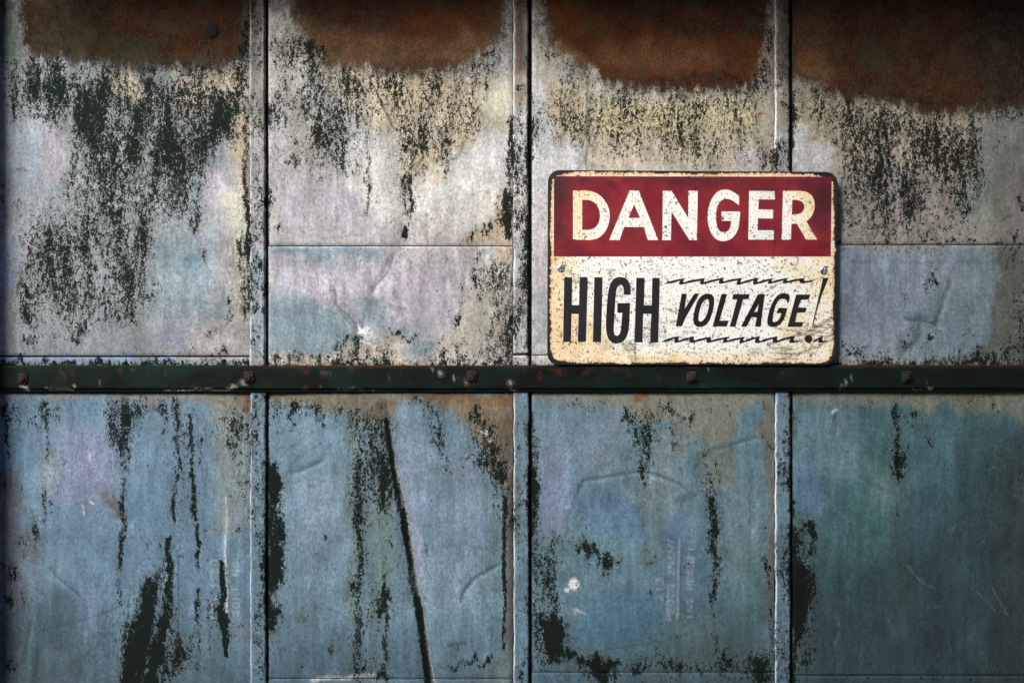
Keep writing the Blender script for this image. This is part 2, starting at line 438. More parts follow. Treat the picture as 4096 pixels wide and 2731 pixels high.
# ------------------------------------------------------------------ dark growth, column one upper
gp(.70, rect(20, 255, 1000, 330), 30)
gp(.88, [(60, 290), (420, 300), (980, 330), (980, 560), (860, 600), (840, 700), (640, 760), (560, 700), (360, 640), (300, 520), (200, 480), (150, 420), (60, 440)], 40)
gp(.72, [(30, 320), (240, 300), (240, 480), (60, 560), (10, 520)], 30)
gp(.74, [(380, 480), (860, 560), (820, 800), (620, 900), (560, 1300), (300, 1300), (100, 1280), (90, 860), (250, 700)], 60)
gclear(.35, [(0, 500), (190, 470), (260, 640), (200, 900), (100, 900), (0, 760)], 45)
gclear(.45, rect(230, 780, 410, 900), 45)
gclear(.4, [(880, 560), (940, 520), (930, 1000), (860, 1000), (830, 800)], 30)
gclear(.55, [(420, 280), (560, 280), (580, 410), (460, 380)], 25)
for x_, y_, rx_, ry_, a_ in [(855, 385, 40, 75, .85), (510, 440, 45, 70, .8), (370, 400, 40, 60, .8), (250, 420, 40, 90, .72), (620, 470, 70, 60, .72), (720, 400, 40, 60, .7), (480, 860, 95, 45, .98), (440, 790, 50, 60, .8),
                             (590, 760, 90, 50, .72), (790, 870, 34, 66, .95), (745, 810, 36, 40, .8), (540, 820, 60, 50, .85), (385, 930, 70, 40, .8), (350, 1010, 40, 60, .85), (265, 1050, 50, 60, .92), (120, 1050, 36, 50, .8),
                             (110, 1150, 46, 80, .97), (105, 1250, 50, 70, .86), (230, 1110, 60, 60, .7), (270, 1250, 60, 45, .75), (335, 1320, 44, 46, 1.0), (310, 1365, 40, 26, .85), (480, 1240, 55, 90, .85), (460, 1140, 50, 70, .8),
                             (310, 1150, 26, 40, .85), (590, 1190, 60, 40, .7), (640, 1160, 30, 30, .6), (140, 1345, 70, 30, .7), (230, 1355, 28, 22, .75), (90, 930, 36, 90, .72), (580, 990, 22, 50, .75), (390, 1080, 24, 40, .8), (205, 880, 22, 60, .55),
                             (740, 620, 70, 55, .62), (85, 830, 14, 16, .6), (40, 350, 40, 60, .7), (10, 720, 26, 60, .6), (600, 620, 50, 50, .66), (700, 540, 70, 60, .68), (430, 610, 40, 60, .6), (330, 560, 40, 70, .64)]:
    gb(a_, x_, y_, rx_, ry_)
gl(.85, [(985, 85), (980, 190), (960, 240)], 30, 36)
gl(.8, [(940, 300), (925, 420)], 40, 22)
gl(.75, [(830, 180), (850, 330)], 16, 30)
gl(.9, [(985, 480), (985, 740), (990, 900), (992, 1240)], 20, 26)
gl(.95, [(993, 760), (996, 1180)], 18, 12)
gl(.8, [(965, 970), (975, 1130), (980, 1290)], 34, 26)
gb(.75, 920, 1225, 26, 34); gb(.8, 915, 1280, 22, 40); gb(.7, 840, 1310, 24, 30); gb(.7, 850, 1400, 44, 24); gb(.72, 900, 1395, 40, 18); gb(.6, 540, 1400, 60, 16)
gl(.5, [(775, 1360), (770, 1425)], 24)
gl(.85, [(818, 985), (820, 1030)], 10, 8)
ml(.9, [(330, 708), (470, 710)], 10)
ml(.35, [(640, 1205), (720, 1200), (800, 1203), (880, 1210)], 8)
ml(.25, [(740, 1040), (860, 1000), (930, 970)], 46, 30)
ml(.25, [(440, 270), (340, 350)], 8)
ml(.3, [(200, 470), (245, 450)], 8)
gl(.6, [(0, 690), (10, 830)], 22)
gl(.95, [(-10, 1450), (350, 1455), (700, 1448), (1000, 1452)], 12)
gl(1.0, [(-10, 1464), (4110, 1462)], 20, 20)

# column two upper
gb(.72, 1125, 200, 62, 70); gb(.62, 1180, 240, 60, 50); gb(.55, 1110, 140, 40, 40)
gl(.88, [(1242, 185), (1240, 330)], 46, 40); gl(.9, [(1280, 190), (1278, 560)], 30, 44)
gl(.75, [(1268, 540), (1255, 610)], 30, 30)
gp(.52, [(1090, 170), (1290, 280), (1480, 300), (1480, 560), (1400, 700), (1120, 700), (1180, 480), (1090, 380)], 40)
gp(.66, [(1300, 290), (1380, 290), (1400, 560), (1310, 600), (1200, 560), (1220, 400)], 40)
gp(.5, [(1400, 290), (1940, 300), (1960, 560), (1820, 600), (1800, 720), (1600, 720), (1560, 560), (1440, 480)], 40)
gp(.6, [(1560, 440), (1880, 400), (1880, 520), (1700, 560), (1590, 560)], 40)
gp(.7, [(1570, 540), (1690, 520), (1670, 740), (1620, 740)], 26)
gp(.5, [(1820, 250), (2030, 160), (2040, 280), (1960, 340), (1850, 300)], 30)
for x_, y_, rx_, ry_, a_ in [(1330, 430, 36, 50, .72), (1420, 420, 50, 60, .62), (1460, 480, 20, 120, .6), (1165, 665, 28, 44, .95), (1245, 660, 26, 50, .75), (1180, 590, 18, 30, .7), (1345, 600, 26, 20, .75), (1500, 600, 22, 34, .62), (1370, 680, 24, 50, .72), (1410, 690, 30, 30, .6),
                             (1290, 710, 26, 34, .8), (1100, 895, 34, 24, .75), (1090, 800, 30, 20, .7), (1420, 715, 14, 30, .7), (1790, 410, 45, 50, .68), (1955, 345, 14, 26, .95), (1800, 590, 34, 40, .62), (1780, 680, 50, 20, .66), (1855, 545, 14, 28, .6), (1665, 580, 44, 60, .66), (1320, 520, 30, 40, .7), (1930, 280, 50, 40, .68),
                             (1885, 940, 36, 26, .95), (1950, 915, 40, 30, .95), (1840, 960, 40, 12, .85), (1500, 770, 14, 16, .6), (1555, 900, 16, 18, .55), (1345, 845, 16, 24, .4), (1150, 480, 26, 40, .6)]:
    gb(a_, x_, y_, rx_, ry_)
gl(.85, [(1468, 500), (1472, 840)], 16, 10)
gl(1.0, [(1640, 690), (1648, 780), (1646, 850), (1628, 910), (1610, 942)], 26, 8)
gl(.9, [(1622, 700), (1622, 860)], 30, 14)
gl(.95, [(2042, 470), (2040, 740)], 26, 30)
gl(1.0, [(2030, 780), (2038, 940)], 60, 36)
gp(.7, [(1985, 780), (2052, 740), (2052, 960), (1990, 900)], 20)
gl(.45, [(1990, 965), (2052, 965)], 26)
gl(.95, [(1076, 430), (1078, 500)], 36, 26)
gl(.9, [(1072, 760), (1076, 830)], 32, 24)
gl(.7, [(1068, 520), (1070, 980)], 10)
ml(.8, [(1450, 275), (1500, 360), (1545, 450), (1578, 520)], 10)
ml(.7, [(1848, 570), (1845, 605), (1825, 635), (1785, 648)], 16, 12)
ml(.3, [(1170, 900), (1235, 945)], 6)
ml(.5, [(1290, 958), (1380, 945), (1445, 938)], 8, 6)
ml(.35, [(1345, 845), (1350, 920)], 12)
ml(.2, [(1128, 720), (1145, 960)], 22, 12)
# middle panel of column two
gp(.62, [(1890, 1020), (1990, 1040), (2050, 1100), (2050, 1465), (1780, 1465), (1900, 1380), (1960, 1250), (1890, 1150)], 30)
gl(.85, [(2030, 1060), (2040, 1200), (2035, 1440)], 40, 60)
for x_, y_, rx_, ry_, a_ in [(1920, 1160, 30, 90, .82), (1822, 1275, 26, 36, .95), (1872, 1280, 12, 14, .8), (1860, 1170, 16, 40, .5), (1990, 1180, 26, 70, .75), (1955, 1270, 24, 24, .8), (2000, 1350, 50, 80, .78), (1850, 1370, 34, 22, .7), (1775, 1352, 14, 16, .9), (1960, 1400, 60, 30, .85), (1985, 1050, 30, 40, .6), (1925, 1030, 16, 26, .7), (1780, 1430, 50, 20, .8), (1560, 1385, 30, 16, .85), (1590, 1430, 40, 40, .7), (1395, 1380, 26, 24, .8), (1340, 1390, 20, 14, .75), (1280, 1240, 10, 60, .55), (1335, 1290, 10, 50, .55), (1640, 1430, 30, 24, .6)]:
    gb(a_, x_, y_, rx_, ry_)
gl(1.0, [(1562, 1322), (1600, 1338), (1655, 1352)], 12, 10)
gl(.9, [(1432, 1330), (1425, 1420)], 26, 20)
gl(.85, [(1080, 1405), (1150, 1415), (1240, 1415), (1330, 1405)], 10, 14)
gp(.62, [(1075, 1420), (1340, 1405), (1480, 1420), (1560, 1405), (1760, 1440), (2050, 1425), (2050, 1470), (1075, 1470)], 14)
ml(.75, [(1572, 1030), (1560, 1075), (1520, 1125), (1490, 1172)], 14, 8)
ml(.4, [(1487, 1090), (1490, 1150)], 18, 12)
ml(.7, [(1338, 1160), (1345, 1215), (1390, 1255), (1440, 1315)], 16, 10)
ml(.35, [(1345, 1215), (1400, 1290), (1420, 1310)], 12)
ml(.4, [(1490, 1160), (1470, 1230), (1450, 1310)], 12)
mb(.5, 1268, 1208, 26, 26); mb(.75, 1571, 1231, 11, 11); mb(.75, 1607, 1231, 12, 12); mb(.4, 1605, 1185, 28, 16); mb(.4, 1810, 1110, 40, 26); mb(.45, 1500, 1215, 60, 40)
for y_ in (1196, 1214, 1238, 1252):
    ml(.3, [(1200, y_), (1290, y_ - 2), (1480, y_ + 4)], 12, 6)
ml(.3, [(1170, 1050), (1280, 1046)], 10); ml(.25, [(1700, 1050), (1890, 1048)], 8); ml(.35, [(1786, 1030), (1800, 1070), (1830, 1130)], 14, 8)
ml(.55, [(1635, 1030), (1645, 1045), (1655, 1065)], 8)
ml(.3, [(1195, 990), (1205, 1040)], 7)
fmax(CH, m_blob(1470, 1342, 42, 36, .5), .5); fmax(CH, m_line([(1430, 1300), (1445, 1318)], 7, 7), .9); fmax(CH, m_line([(1440, 1368), (1500, 1385)], 8, 8), .9)
mb(.6, 1470, 1335, 16, 16)

# column three upper
gp(.5, rect(2180, 320, 2345, 600), 35)
gp(.56, [(2380, 340), (3040, 390), (3040, 560), (2900, 620), (2380, 600)], 45)
gp(.42, rect(2370, 560, 3060, 690), 40)
for x_, y_, rx_, ry_, a_ in [(2330, 330, 50, 40, .6), (2250, 310, 30, 24, .6), (2310, 470, 24, 50, .66), (2480, 360, 50, 30, .66), (2600, 440, 30, 70, .6), (2680, 420, 60, 50, .55), (2790, 420, 40, 50, .66), (2850, 460, 60, 60, .6), (2440, 520, 20, 60, .62), (2610, 520, 30, 40, .62), (2490, 595, 40, 30, .66), (2560, 630, 50, 30, .55), (2770, 650, 40, 40, .6), (2680, 545, 30, 30, .62), (2960, 520, 26, 60, .6), (2900, 520, 26, 40, .6), (2260, 510, 50, 40, .55), (2480, 660, 50, 20, .55), (2900, 660, 50, 30, .5), (3010, 400, 50, 24, .6)]:
    gb(a_, x_, y_, rx_, ry_)
gl(.8, [(2126, 470), (2124, 640)], 46, 30); gl(.7, [(2115, 250), (2122, 420)], 30, 16); gl(.8, [(2105, 640), (2118, 720), (2112, 900)], 22, 22); gl(.85, [(2112, 900), (2104, 1080), (2106, 1200), (2112, 1400)], 30, 26)
gl(.75, [(3085, 130), (3072, 220), (3050, 330)], 34, 30)
gl(.95, [(3092, 600), (3090, 695)], 30, 34); gl(.6, [(3092, 480), (3092, 600)], 14, 18); gb(.7, 3070, 370, 14, 16)
ml(.8, [(2352, 310), (2350, 450), (2348, 690)], 9); ml(.75, [(2362, 310), (2361, 450), (2358, 600)], 8)
gl(.6, [(2356, 320), (2353, 600)], 16)
gp(.55, rect(2125, 1430, 2200, 1470), 14)

# column four upper
gp(.5, [(3180, 330), (3300, 340), (3340, 420), (3320, 520), (3200, 460)], 30)
gp(.74, [(3310, 400), (3520, 430), (3700, 480), (3900, 480), (3960, 700), (3880, 860), (3720, 900), (3580, 800), (3420, 740), (3330, 600)], 45)
gp(.55, [(3340, 680), (3420, 680), (3430, 940), (3350, 960)], 35)
gp(.45, rect(3340, 700, 3900, 980), 60)
for x_, y_, rx_, ry_, a_ in [(3230, 460, 50, 20, .7), (3500, 560, 60, 60, .8), (3540, 490, 40, 40, .7), (3590, 620, 40, 90, .88), (3680, 520, 50, 50, .75), (3420, 530, 30, 80, .66), (3730, 640, 30, 80, .85), (3840, 660, 40, 90, .82), (3660, 690, 50, 70, .85), (3620, 760, 60, 50, .85), (3700, 790, 60, 50, .8), (3800, 720, 60, 70, .8), (3860, 860, 26, 60, .75), (3380, 860, 18, 40, .8), (3490, 870, 24, 30, .66), (3560, 955, 40, 14, .75), (3700, 955, 40, 16, .75), (3470, 750, 50, 60, .6), (3920, 480, 50, 60, .6), (3990, 600, 50, 60, .5), (4085, 800, 20, 50, .9), (4060, 920, 26, 24, .75), (3420, 920, 10, 14, .8), (3600, 860, 20, 60, .7), (3460, 440, 50, 30, .7)]:
    gb(a_, x_, y_, rx_, ry_)
gl(.9, [(3165, 420), (3165, 600)], 26, 16); gl(.75, [(3172, 380), (3180, 520)], 40, 20)
ml(.6, [(3785, 850), (3830, 835), (3880, 838)], 10); ml(.5, [(3780, 880), (3830, 860)], 8); ml(.5, [(4000, 890), (4050, 860)], 14)
gl(.75, [(3340, 978), (4110, 972)], 10, 14)
gb(.88, 3722, 1152, 36, 34); gb(.5, 3735, 1080, 30, 32); gb(.55, 3620, 1165, 22, 22); gb(.85, 3392, 1385, 46, 34); gb(.9, 3440, 1385, 40, 24); gb(.8, 3620, 1370, 40, 50); gb(.6, 3640, 1300, 50, 40); gb(.8, 3732, 1362, 24, 20); gb(.6, 3860, 1260, 26, 20); gb(.5, 3935, 1195, 14, 20); gb(.45, 3880, 1345, 40, 26)
gp(.62, [(3345, 1410), (3500, 1430), (3800, 1425), (4000, 1390), (4110, 1300), (4110, 1470), (3345, 1470)], 22)
gl(.8, [(3350, 1455), (4110, 1452)], 22, 36); gp(.55, rect(4030, 985, 4140, 1460), 30)
ml(.9, [(3796, 1130), (3792, 1152)], 16); ml(.7, [(3788, 1150), (3770, 1210), (3748, 1296)], 20, 12)
ml(.85, [(3620, 1272), (3690, 1276), (3750, 1300)], 20, 14); ml(.8, [(3680, 1280), (3660, 1360), (3620, 1400)], 44, 30); ml(.6, [(3700, 1300), (3765, 1328)], 12)
ml(.4, [(3400, 1046), (3460, 1048)], 14); ml(.3, [(3550, 1046), (3780, 1048)], 10); ml(.45, [(3850, 1050), (3920, 1046)], 20); ml(.3, [(3375, 1280), (3420, 1300)], 10); ml(.3, [(3490, 1130), (3502, 1165)], 8); ml(.3, [(3455, 1175), (3510, 1180)], 7); ml(.4, [(3570, 1260), (3574, 1310)], 16); ml(.35, [(3390, 1180), (3398, 1220)], 14)
ml(.4, [(3860, 1268), (3900, 1250)], 10)

# ------------------------------------------------------------------ dark growth, lower column one
gp(.32, rect(0, 1570, 1003, 1640), 24)
for x_, y_, rx_, ry_, a_ in [(30, 1640, 40, 60, .9), (170, 1632, 70, 16, .95), (190, 1680, 30, 60, .82), (230, 1660, 24, 50, .7), (125, 1690, 22, 70, .8), (430, 1640, 60, 50, .7), (500, 1670, 50, 80, .95), (545, 1640, 60, 60, .75), (470, 1730, 60, 60, .85), (560, 1640, 26, 60, .75), (635, 1640, 40, 60, .8), (660, 1650, 18, 70, .7), (900, 1650, 50, 70, .7), (950, 1710, 60, 80, .82), (935, 1780, 60, 80, .72), (955, 1860, 30, 90, .75), (965, 1930, 34, 80, .7), (930, 2010, 26, 40, .6), (890, 1800, 18, 30, .55), (815, 1670, 16, 70, .6), (25, 1900, 40, 20, .55), (30, 1960, 30, 30, .55), (90, 1960, 14, 40, .6), (10, 2050, 16, 50, .6), (55, 2290, 34, 60, .85), (85, 2390, 36, 60, .82), (15, 2270, 18, 60, .6), (20, 2400, 22, 60, .7), (95, 2170, 14, 60, .8), (140, 2130, 18, 60, .8), (40, 2680, 40, 50, .6), (700, 2620, 46, 80, .92), (690, 2560, 60, 40, .8), (660, 2690, 40, 60, .8), (605, 2200, 22, 30, .85), (665, 2060, 12, 16, .7), (690, 2060, 26, 30, .7), (930, 2120, 20, 40, .75), (955, 2490, 10, 10, .9), (860, 2110, 8, 10, .7), (815, 2440, 14, 60, .5), (725, 2470, 12, 16, .7), (655, 2380, 14, 14, .6), (600, 2640, 30, 50, .75), (580, 1905, 8, 14, .8), (660, 1865, 10, 14, .5)]:
    gb(a_, x_, y_, rx_, ry_)
gl(.9, [(28, 1680), (30, 1810)], 26, 12)
gl(.9, [(186, 1680), (186, 1800)], 24, 12); gl(.55, [(184, 1800), (180, 1950)], 30, 20); gl(.88, [(180, 1950), (178, 2085)], 16, 9)
gl(.8, [(208, 2000), (210, 2035)], 10, 8)
gl(.98, [(480, 1740), (478, 1805)], 26, 16); gl(1.0, [(505, 1720), (500, 1800)], 22, 12)
gl(.7, [(500, 1790), (500, 1900), (495, 2000)], 50, 26); gl(.95, [(493, 1990), (492, 2110), (485, 2250)], 22, 22); gl(.6, [(482, 2300), (485, 2390)], 24, 22); gl(.85, [(488, 2360), (488, 2400)], 16, 14); gl(.7, [(488, 2440), (490, 2540)], 9, 7)
gl(.85, [(703, 1600), (710, 1700), (712, 1840), (704, 1930), (696, 2020), (690, 2100)], 26, 18)
gl(.95, [(708, 1680), (714, 1860)], 14, 12)
gl(.97, [(760, 1660), (766, 1820), (776, 1960), (782, 2080)], 15, 18); gl(.92, [(782, 2080), (790, 2200), (796, 2280)], 16, 16); gl(1.0, [(793, 2350), (790, 2460)], 14, 16); gl(.88, [(790, 2460), (795, 2600), (790, 2690)], 15, 12)
gl(.6, [(800, 1760), (800, 1860)], 14, 10)
gl(.9, [(662, 1740), (663, 1790)], 10, 7)
gl(1.15, [(600, 2340), (580, 2430), (555, 2560), (530, 2680), (510, 2800)], 58, 74, .35)
gl(.85, [(618, 2310), (610, 2360)], 52, 60, .9)
gl(1.15, [(676, 2150), (678, 2240), (684, 2310), (672, 2400), (645, 2520), (610, 2650), (585, 2800)], 14, 50, .4)
gl(1.0, [(676, 2150), (676, 2200)], 9); gl(.95, [(638, 2165), (637, 2190)], 9, 7)
gl(.8, [(700, 2600), (690, 2690)], 60, 40)
for k_, (x0_, y0_, x1_, y1_, w_) in enumerate([(575, 2350, 520, 2560, 9), (558, 2380, 500, 2640, 8), (548, 2390, 486, 2690, 7), (520, 2400, 488, 2590, 6), (618, 2250, 626, 2330, 7), (660, 2370, 610, 2600, 10), (690, 2420, 690, 2540, 6), (714, 2230, 712, 2590, 7), (690, 2290, 692, 2370, 5), (560, 2310, 556, 2360, 6)]):
    ml(.8, [(x0_, y0_), ((x0_ + x1_) / 2 + 2, (y0_ + y1_) / 2), (x1_, y1_)], w_, w_, .9, .15)
gl(1.0, [(890, 2250), (889, 2350), (893, 2460)], 12, 22); gl(1.05, [(893, 2460), (906, 2560), (908, 2630)], 30, 12, .6); gl(.7, [(906, 2480), (912, 2560)], 26, 30)
gl(.8, [(838, 2360), (839, 2440), (841, 2590)], 7, 8); gl(.5, [(830, 2300), (838, 2380)], 8)
ml(.6, [(841, 2590), (850, 2731)], 5)
ml(.8, [(146, 2600), (135, 2800)], 32, 26); ml(.75, [(120, 2480), (95, 2650)], 20, 18); ml(.55, [(160, 2420), (150, 2520)], 26, 18); ml(.6, [(130, 2040), (150, 2160)], 14, 10)
ml(.75, [(205, 2285), (260, 2330), (320, 2385), (342, 2405)], 9, 8); ml(.5, [(342, 2405), (344, 2470)], 10)
ml(.55, [(215, 2510), (300, 2485), (400, 2460), (480, 2425), (550, 2365)], 9, 8); ml(.4, [(345, 2430), (420, 2395)], 8); ml(.35, [(330, 2550), (400, 2535), (460, 2530)], 12); ml(.4, [(300, 2640), (400, 2570), (470, 2560)], 10, 7)
ml(.35, [(630, 2300), (680, 2270), (720, 2215), (770, 2200)], 8); ml(.3, [(630, 2150), (665, 2150)], 10)
ml(.4, [(655, 1680), (700, 1660)], 14); ml(.5, [(785, 1778), (820, 1755)], 12); ml(.3, [(40, 1722), (100, 1720)], 9); ml(.55, [(475, 1612), (570, 1600)], 10)
ml(.35, [(180, 2380), (195, 2460)], 8)
fmax(CH, m_line([(905, 1990), (901, 2150), (905, 2330), (911, 2470)], 8, 7), .45)
fmax(CH, m_line([(335, 2020), (337, 2060)], 5, 5), .5); fmax(CH, m_line([(360, 2000), (375, 2015)], 7, 7), .5); fmax(CH, m_line([(358, 1810), (362, 1850)], 6, 6), .4)

# lower column two
gp(.4, [(1080, 1590), (1250, 1600), (1400, 1620), (1580, 1640), (1580, 1700), (1380, 1680), (1300, 1650), (1080, 1640)], 22)
for x_, y_, rx_, ry_, a_ in [(1180, 1640, 45, 46, .8), (1175, 1680, 18, 34, .75), (1270, 1640, 40, 50, .78), (1290, 1690, 20, 30, .7), (1100, 1605, 34, 20, .7), (1100, 1655, 20, 30, .6), (1360, 1640, 30, 44, .72), (1135, 1660, 26, 14, .5), (1520, 1640, 50, 40, .6), (1750, 1650, 60, 70, .72), (1770, 1740, 50, 80, .8), (1785, 1850, 26, 70, .75), (1905, 1660, 30, 60, .97), (1900, 1740, 26, 50, .85), (1960, 1700, 50, 60, .85), (1980, 1790, 50, 60, .85), (2000, 1880, 44, 70, .95), (1960, 1840, 50, 50, .85), (2020, 1960, 22, 60, .7), (1650, 1590, 60, 14, .75), (1700, 1620, 30, 30, .6), (1380, 1690, 14, 40, .6), (1360, 1780, 12, 40, .55), (1545, 2160, 24, 30, .75), (1310, 2163, 26, 12, .85), (1185, 2470, 26, 26, .75), (1220, 2475, 30, 20, .55), (1328, 2605, 24, 44, .9), (1370, 2560, 16, 20, .6), (1465, 2520, 12, 22, .95), (1455, 2690, 46, 30, .97), (1535, 2700, 34, 40, .95), (1708, 2175, 16, 34, .7), (1985, 2010, 20, 60, .62), (2040, 2080, 18, 80, .7), (1995, 2060, 20, 40, .6), (1925, 2200, 14, 50, .5), (1125, 2600, 10, 50, .7), (1135, 2640, 12, 30, .6), (1620, 2540, 18, 16, .5), (1975, 2480, 10, 30, .6), (1205, 2668, 8, 8, .9), (2035, 1850, 20, 60, .7)]:
    gb(a_, x_, y_, rx_, ry_)
gl(.8, [(1425, 1660), (1425, 1850), (1430, 2010)], 70, 60); gl(.88, [(1430, 1990), (1436, 2150), (1432, 2400), (1440, 2560)], 40, 36); gl(.7, [(1440, 2440), (1432, 2600), (1440, 2731)], 40, 36)
gl(.85, [(1520, 1700), (1525, 1850), (1535, 2060)], 70, 44); gl(.7, [(1535, 2040), (1520, 2090)], 26, 12); gl(.93, [(1545, 2360), (1538, 2450)], 34, 28); gl(.8, [(1552, 2440), (1545, 2600), (1540, 2690)], 16, 22); gl(.5, [(1540, 2220), (1530, 2350)], 26)
gl(.8, [(1640, 1585), (1700, 1600), (1730, 1630)], 18, 18)
gl(.7, [(1880, 1820), (1940, 1880), (1985, 1920)], 40, 40)
gp(1.1, [(1055, 1800), (1092, 1835), (1108, 1880), (1132, 1930), (1116, 1990), (1124, 2040), (1150, 2090), (1148, 2150), (1128, 2180), (1142, 2240), (1132, 2320), (1110, 2350), (1085, 2370), (1090, 2410), (1132, 2410), (1124, 2480), (1090, 2520), (1078, 2640), (1055, 2800)], 10, .8)
gl(.9, [(1066, 1570), (1068, 1810)], 14)
gl(1.05, [(1545, 1690), (1556, 1760), (1575, 1880), (1600, 2010), (1628, 2180), (1650, 2330), (1680, 2500), (1712, 2731), (1725, 2850)], 12, 22, .6, .12)  # shade in the crease, painted as solid dark cover
ml(.95, [(1545, 1650), (1552, 1730), (1580, 1870), (1608, 2010), (1636, 2180), (1660, 2330), (1690, 2500), (1722, 2731), (1735, 2850)], 18, 36, .5, .1)  # shaded side of the crease painted dark
ml(.5, [(1465, 1650), (1475, 1720), (1545, 1728)], 24, 14)
ml(.95, [(1795, 2580), (1820, 2575), (1862, 2575)], 16, 10); ml(.8, [(1828, 2580), (1832, 2600)], 14); gl(1.0, [(1815, 2668), (1880, 2660), (1940, 2655), (1960, 2625)], 22, 14); gb(.9, 1900, 2650, 60, 22); gl(.8, [(1745, 2672), (1770, 2670)], 10)
gl(.97, [(2018, 1970), (2014, 2160), (2016, 2260), (2018, 2500), (2012, 2600)], 10, 8, .6, .2)
ml(.75, [(2010, 2252), (1950, 2280), (1890, 2320), (1850, 2370), (1845, 2400)], 12, 16); ml(.5, [(1725, 2185), (1850, 2172), (1930, 2190), (2008, 2238)], 8); ml(.5, [(1650, 2215), (1700, 2200), (1730, 2190)], 8); ml(.4, [(1845, 2180), (1815, 2260), (1830, 2310), (1850, 2345)], 9); ml(.4, [(1700, 2240), (1725, 2320)], 7)
ml(.6, [(1595, 2250), (1540, 2300), (1500, 2350), (1470, 2385)], 10); ml(.6, [(1255, 2422), (1320, 2435), (1360, 2450), (1400, 2480)], 8)
ml(.65, [(1325, 1785), (1320, 1820), (1280, 1850), (1230, 1870), (1165, 1895)], 18, 8); ml(.55, [(1195, 1820), (1160, 1860), (1148, 1890)], 14, 8); ml(.5, [(1330, 1705), (1240, 1730), (1170, 1780), (1120, 1820)], 10, 8); ml(.45, [(1290, 1770), (1230, 1800), (1180, 1840)], 8); ml(.35, [(1080, 1740), (1160, 1720), (1250, 1705)], 12, 8); ml(.4, [(1170, 1930), (1230, 1912), (1290, 1925)], 8); ml(.45, [(1240, 1945), (1265, 1950)], 22, 16); ml(.4, [(1170, 1930), (1165, 2030)], 7); ml(.3, [(1120, 1690), (1155, 1760), (1110, 1800)], 20); ml(.25, [(1180, 2120), (1210, 2090)], 8)
mb(.4, 1215, 2190, 30, 26); mb(.35, 1130, 1760, 50, 50); mb(.3, 1740, 1860, 60, 30)
for (x_, y_) in ((1930, 1728), (1950, 1738), (1962, 1762), (1955, 1725)):
    fmax(CH, m_blob(x_, y_, 11, 9, .8, .3), 1)
fmax(CH, m_blob(1490, 1695, 12, 22, .8, .6), .55)
fmax(CH, m_line([(1250, 2722), (1320, 2705), (1400, 2712), (1500, 2700)], 18, 14), .4)
fmax(CH, m_line([(1556, 1740), (1590, 1880), (1622, 2020), (1650, 2180), (1672, 2330), (1704, 2500), (1738, 2731)], 6, 7, .9, .1), .35)  # sunlit right edge of the crease painted pale

# lower column three
gp(.34, [(2220, 1590), (2400, 1600), (2500, 1620), (2800, 1610), (2780, 1680), (2600, 1680), (2460, 1640), (2250, 1640)], 22)
for x_, y_, rx_, ry_, a_ in [(2290, 1625, 40, 26, .82), (2340, 1635, 40, 16, .7), (2400, 1610, 30, 12, .6), (2500, 1665, 34, 50, .95), (2545, 1690, 40, 60, .75), (2590, 1660, 40, 60, .72), (2610, 1680, 26, 30, .6), (2660, 1635, 50, 24, .75), (2730, 1655, 40, 24, .8), (2690, 1720, 16, 40, .66), (2700, 1780, 34, 30, .68), (2910, 1660, 18, 40, .8), (2830, 1650, 40, 30, .5), (3060, 1640, 16, 60, .8), (3080, 1780, 22, 40, .7), (2785, 1780, 12, 16, .8), (2600, 2255, 30, 30, .75), (2600, 2370, 13, 20, .98), (2585, 2385, 30, 20, .5), (2752, 2255, 20, 28, .95), (2745, 2300, 26, 40, .55), (2640, 2535, 14, 12, .85), (2710, 2545, 16, 12, .7), (2740, 2585, 10, 26, .8), (2640, 2485, 34, 26, .45), (2975, 2440, 10, 8, .8), (3065, 2270, 14, 26, .9), (3050, 2120, 14, 50, .6), (3075, 2330, 12, 26, .7), (3050, 2240, 14, 40, .6), (3080, 2450, 16, 60, .6)]:
    gb(a_, x_, y_, rx_, ry_)
gl(.85, [(2575, 1700), (2585, 1800), (2580, 1930)], 56, 40); gl(.8, [(2530, 1700), (2560, 1790)], 44, 34)
gl(.6, [(2825, 1800), (2840, 1900), (2850, 2050)], 46, 50); gl(.88, [(2850, 1990), (2855, 2150), (2862, 2300), (2852, 2420)], 34, 36); gl(.5, [(2850, 2420), (2855, 2560)], 30); gl(.75, [(2855, 2540), (2865, 2640)], 30, 44); gb(.62, 2880, 1890, 24, 70)
gl(.95, [(2120, 1660), (2128, 1800), (2124, 1960), (2126, 2120)], 18, 26); gl(.8, [(2140, 1720), (2140, 1820)], 26, 30); gl(1.0, [(2138, 1960), (2140, 2100)], 30, 30)
gp(.62, [(2125, 2180), (2200, 2140), (2250, 2130), (2262, 2170), (2232, 2200), (2225, 2300), (2235, 2440), (2160, 2440), (2170, 2300), (2130, 2260)], 18)
gb(.9, 2225, 2165, 36, 40); gl(.85, [(2205, 2190), (2200, 2300), (2210, 2440)], 46, 54)
gp(1.0, [(2132, 2440), (2180, 2430), (2240, 2440), (2262, 2500), (2282, 2540), (2262, 2600), (2350, 2622), (2520, 2648), (2530, 2672), (2450, 2700), (2440, 2760), (2380, 2760), (2350, 2690), (2250, 2668), (2210, 2668), (2170, 2600), (2150, 2520)], 18, .8)
gp(.95, [(2300, 2185), (2345, 2162), (2388, 2172), (2404, 2218), (2455, 2238), (2492, 2235), (2466, 2275), (2432, 2312), (2392, 2292), (2385, 2235), (2320, 2208)], 16)
gb(.5, 2400, 2320, 40, 40)
gp(.82, [(2500, 2650), (2600, 2630), (2800, 2640), (2900, 2630), (3100, 2610), (3100, 2760), (2900, 2700), (2500, 2690)], 18)
gb(.8, 2640, 2640, 46, 40); gl(.9, [(2500, 2672), (3100, 2665)], 20, 30)
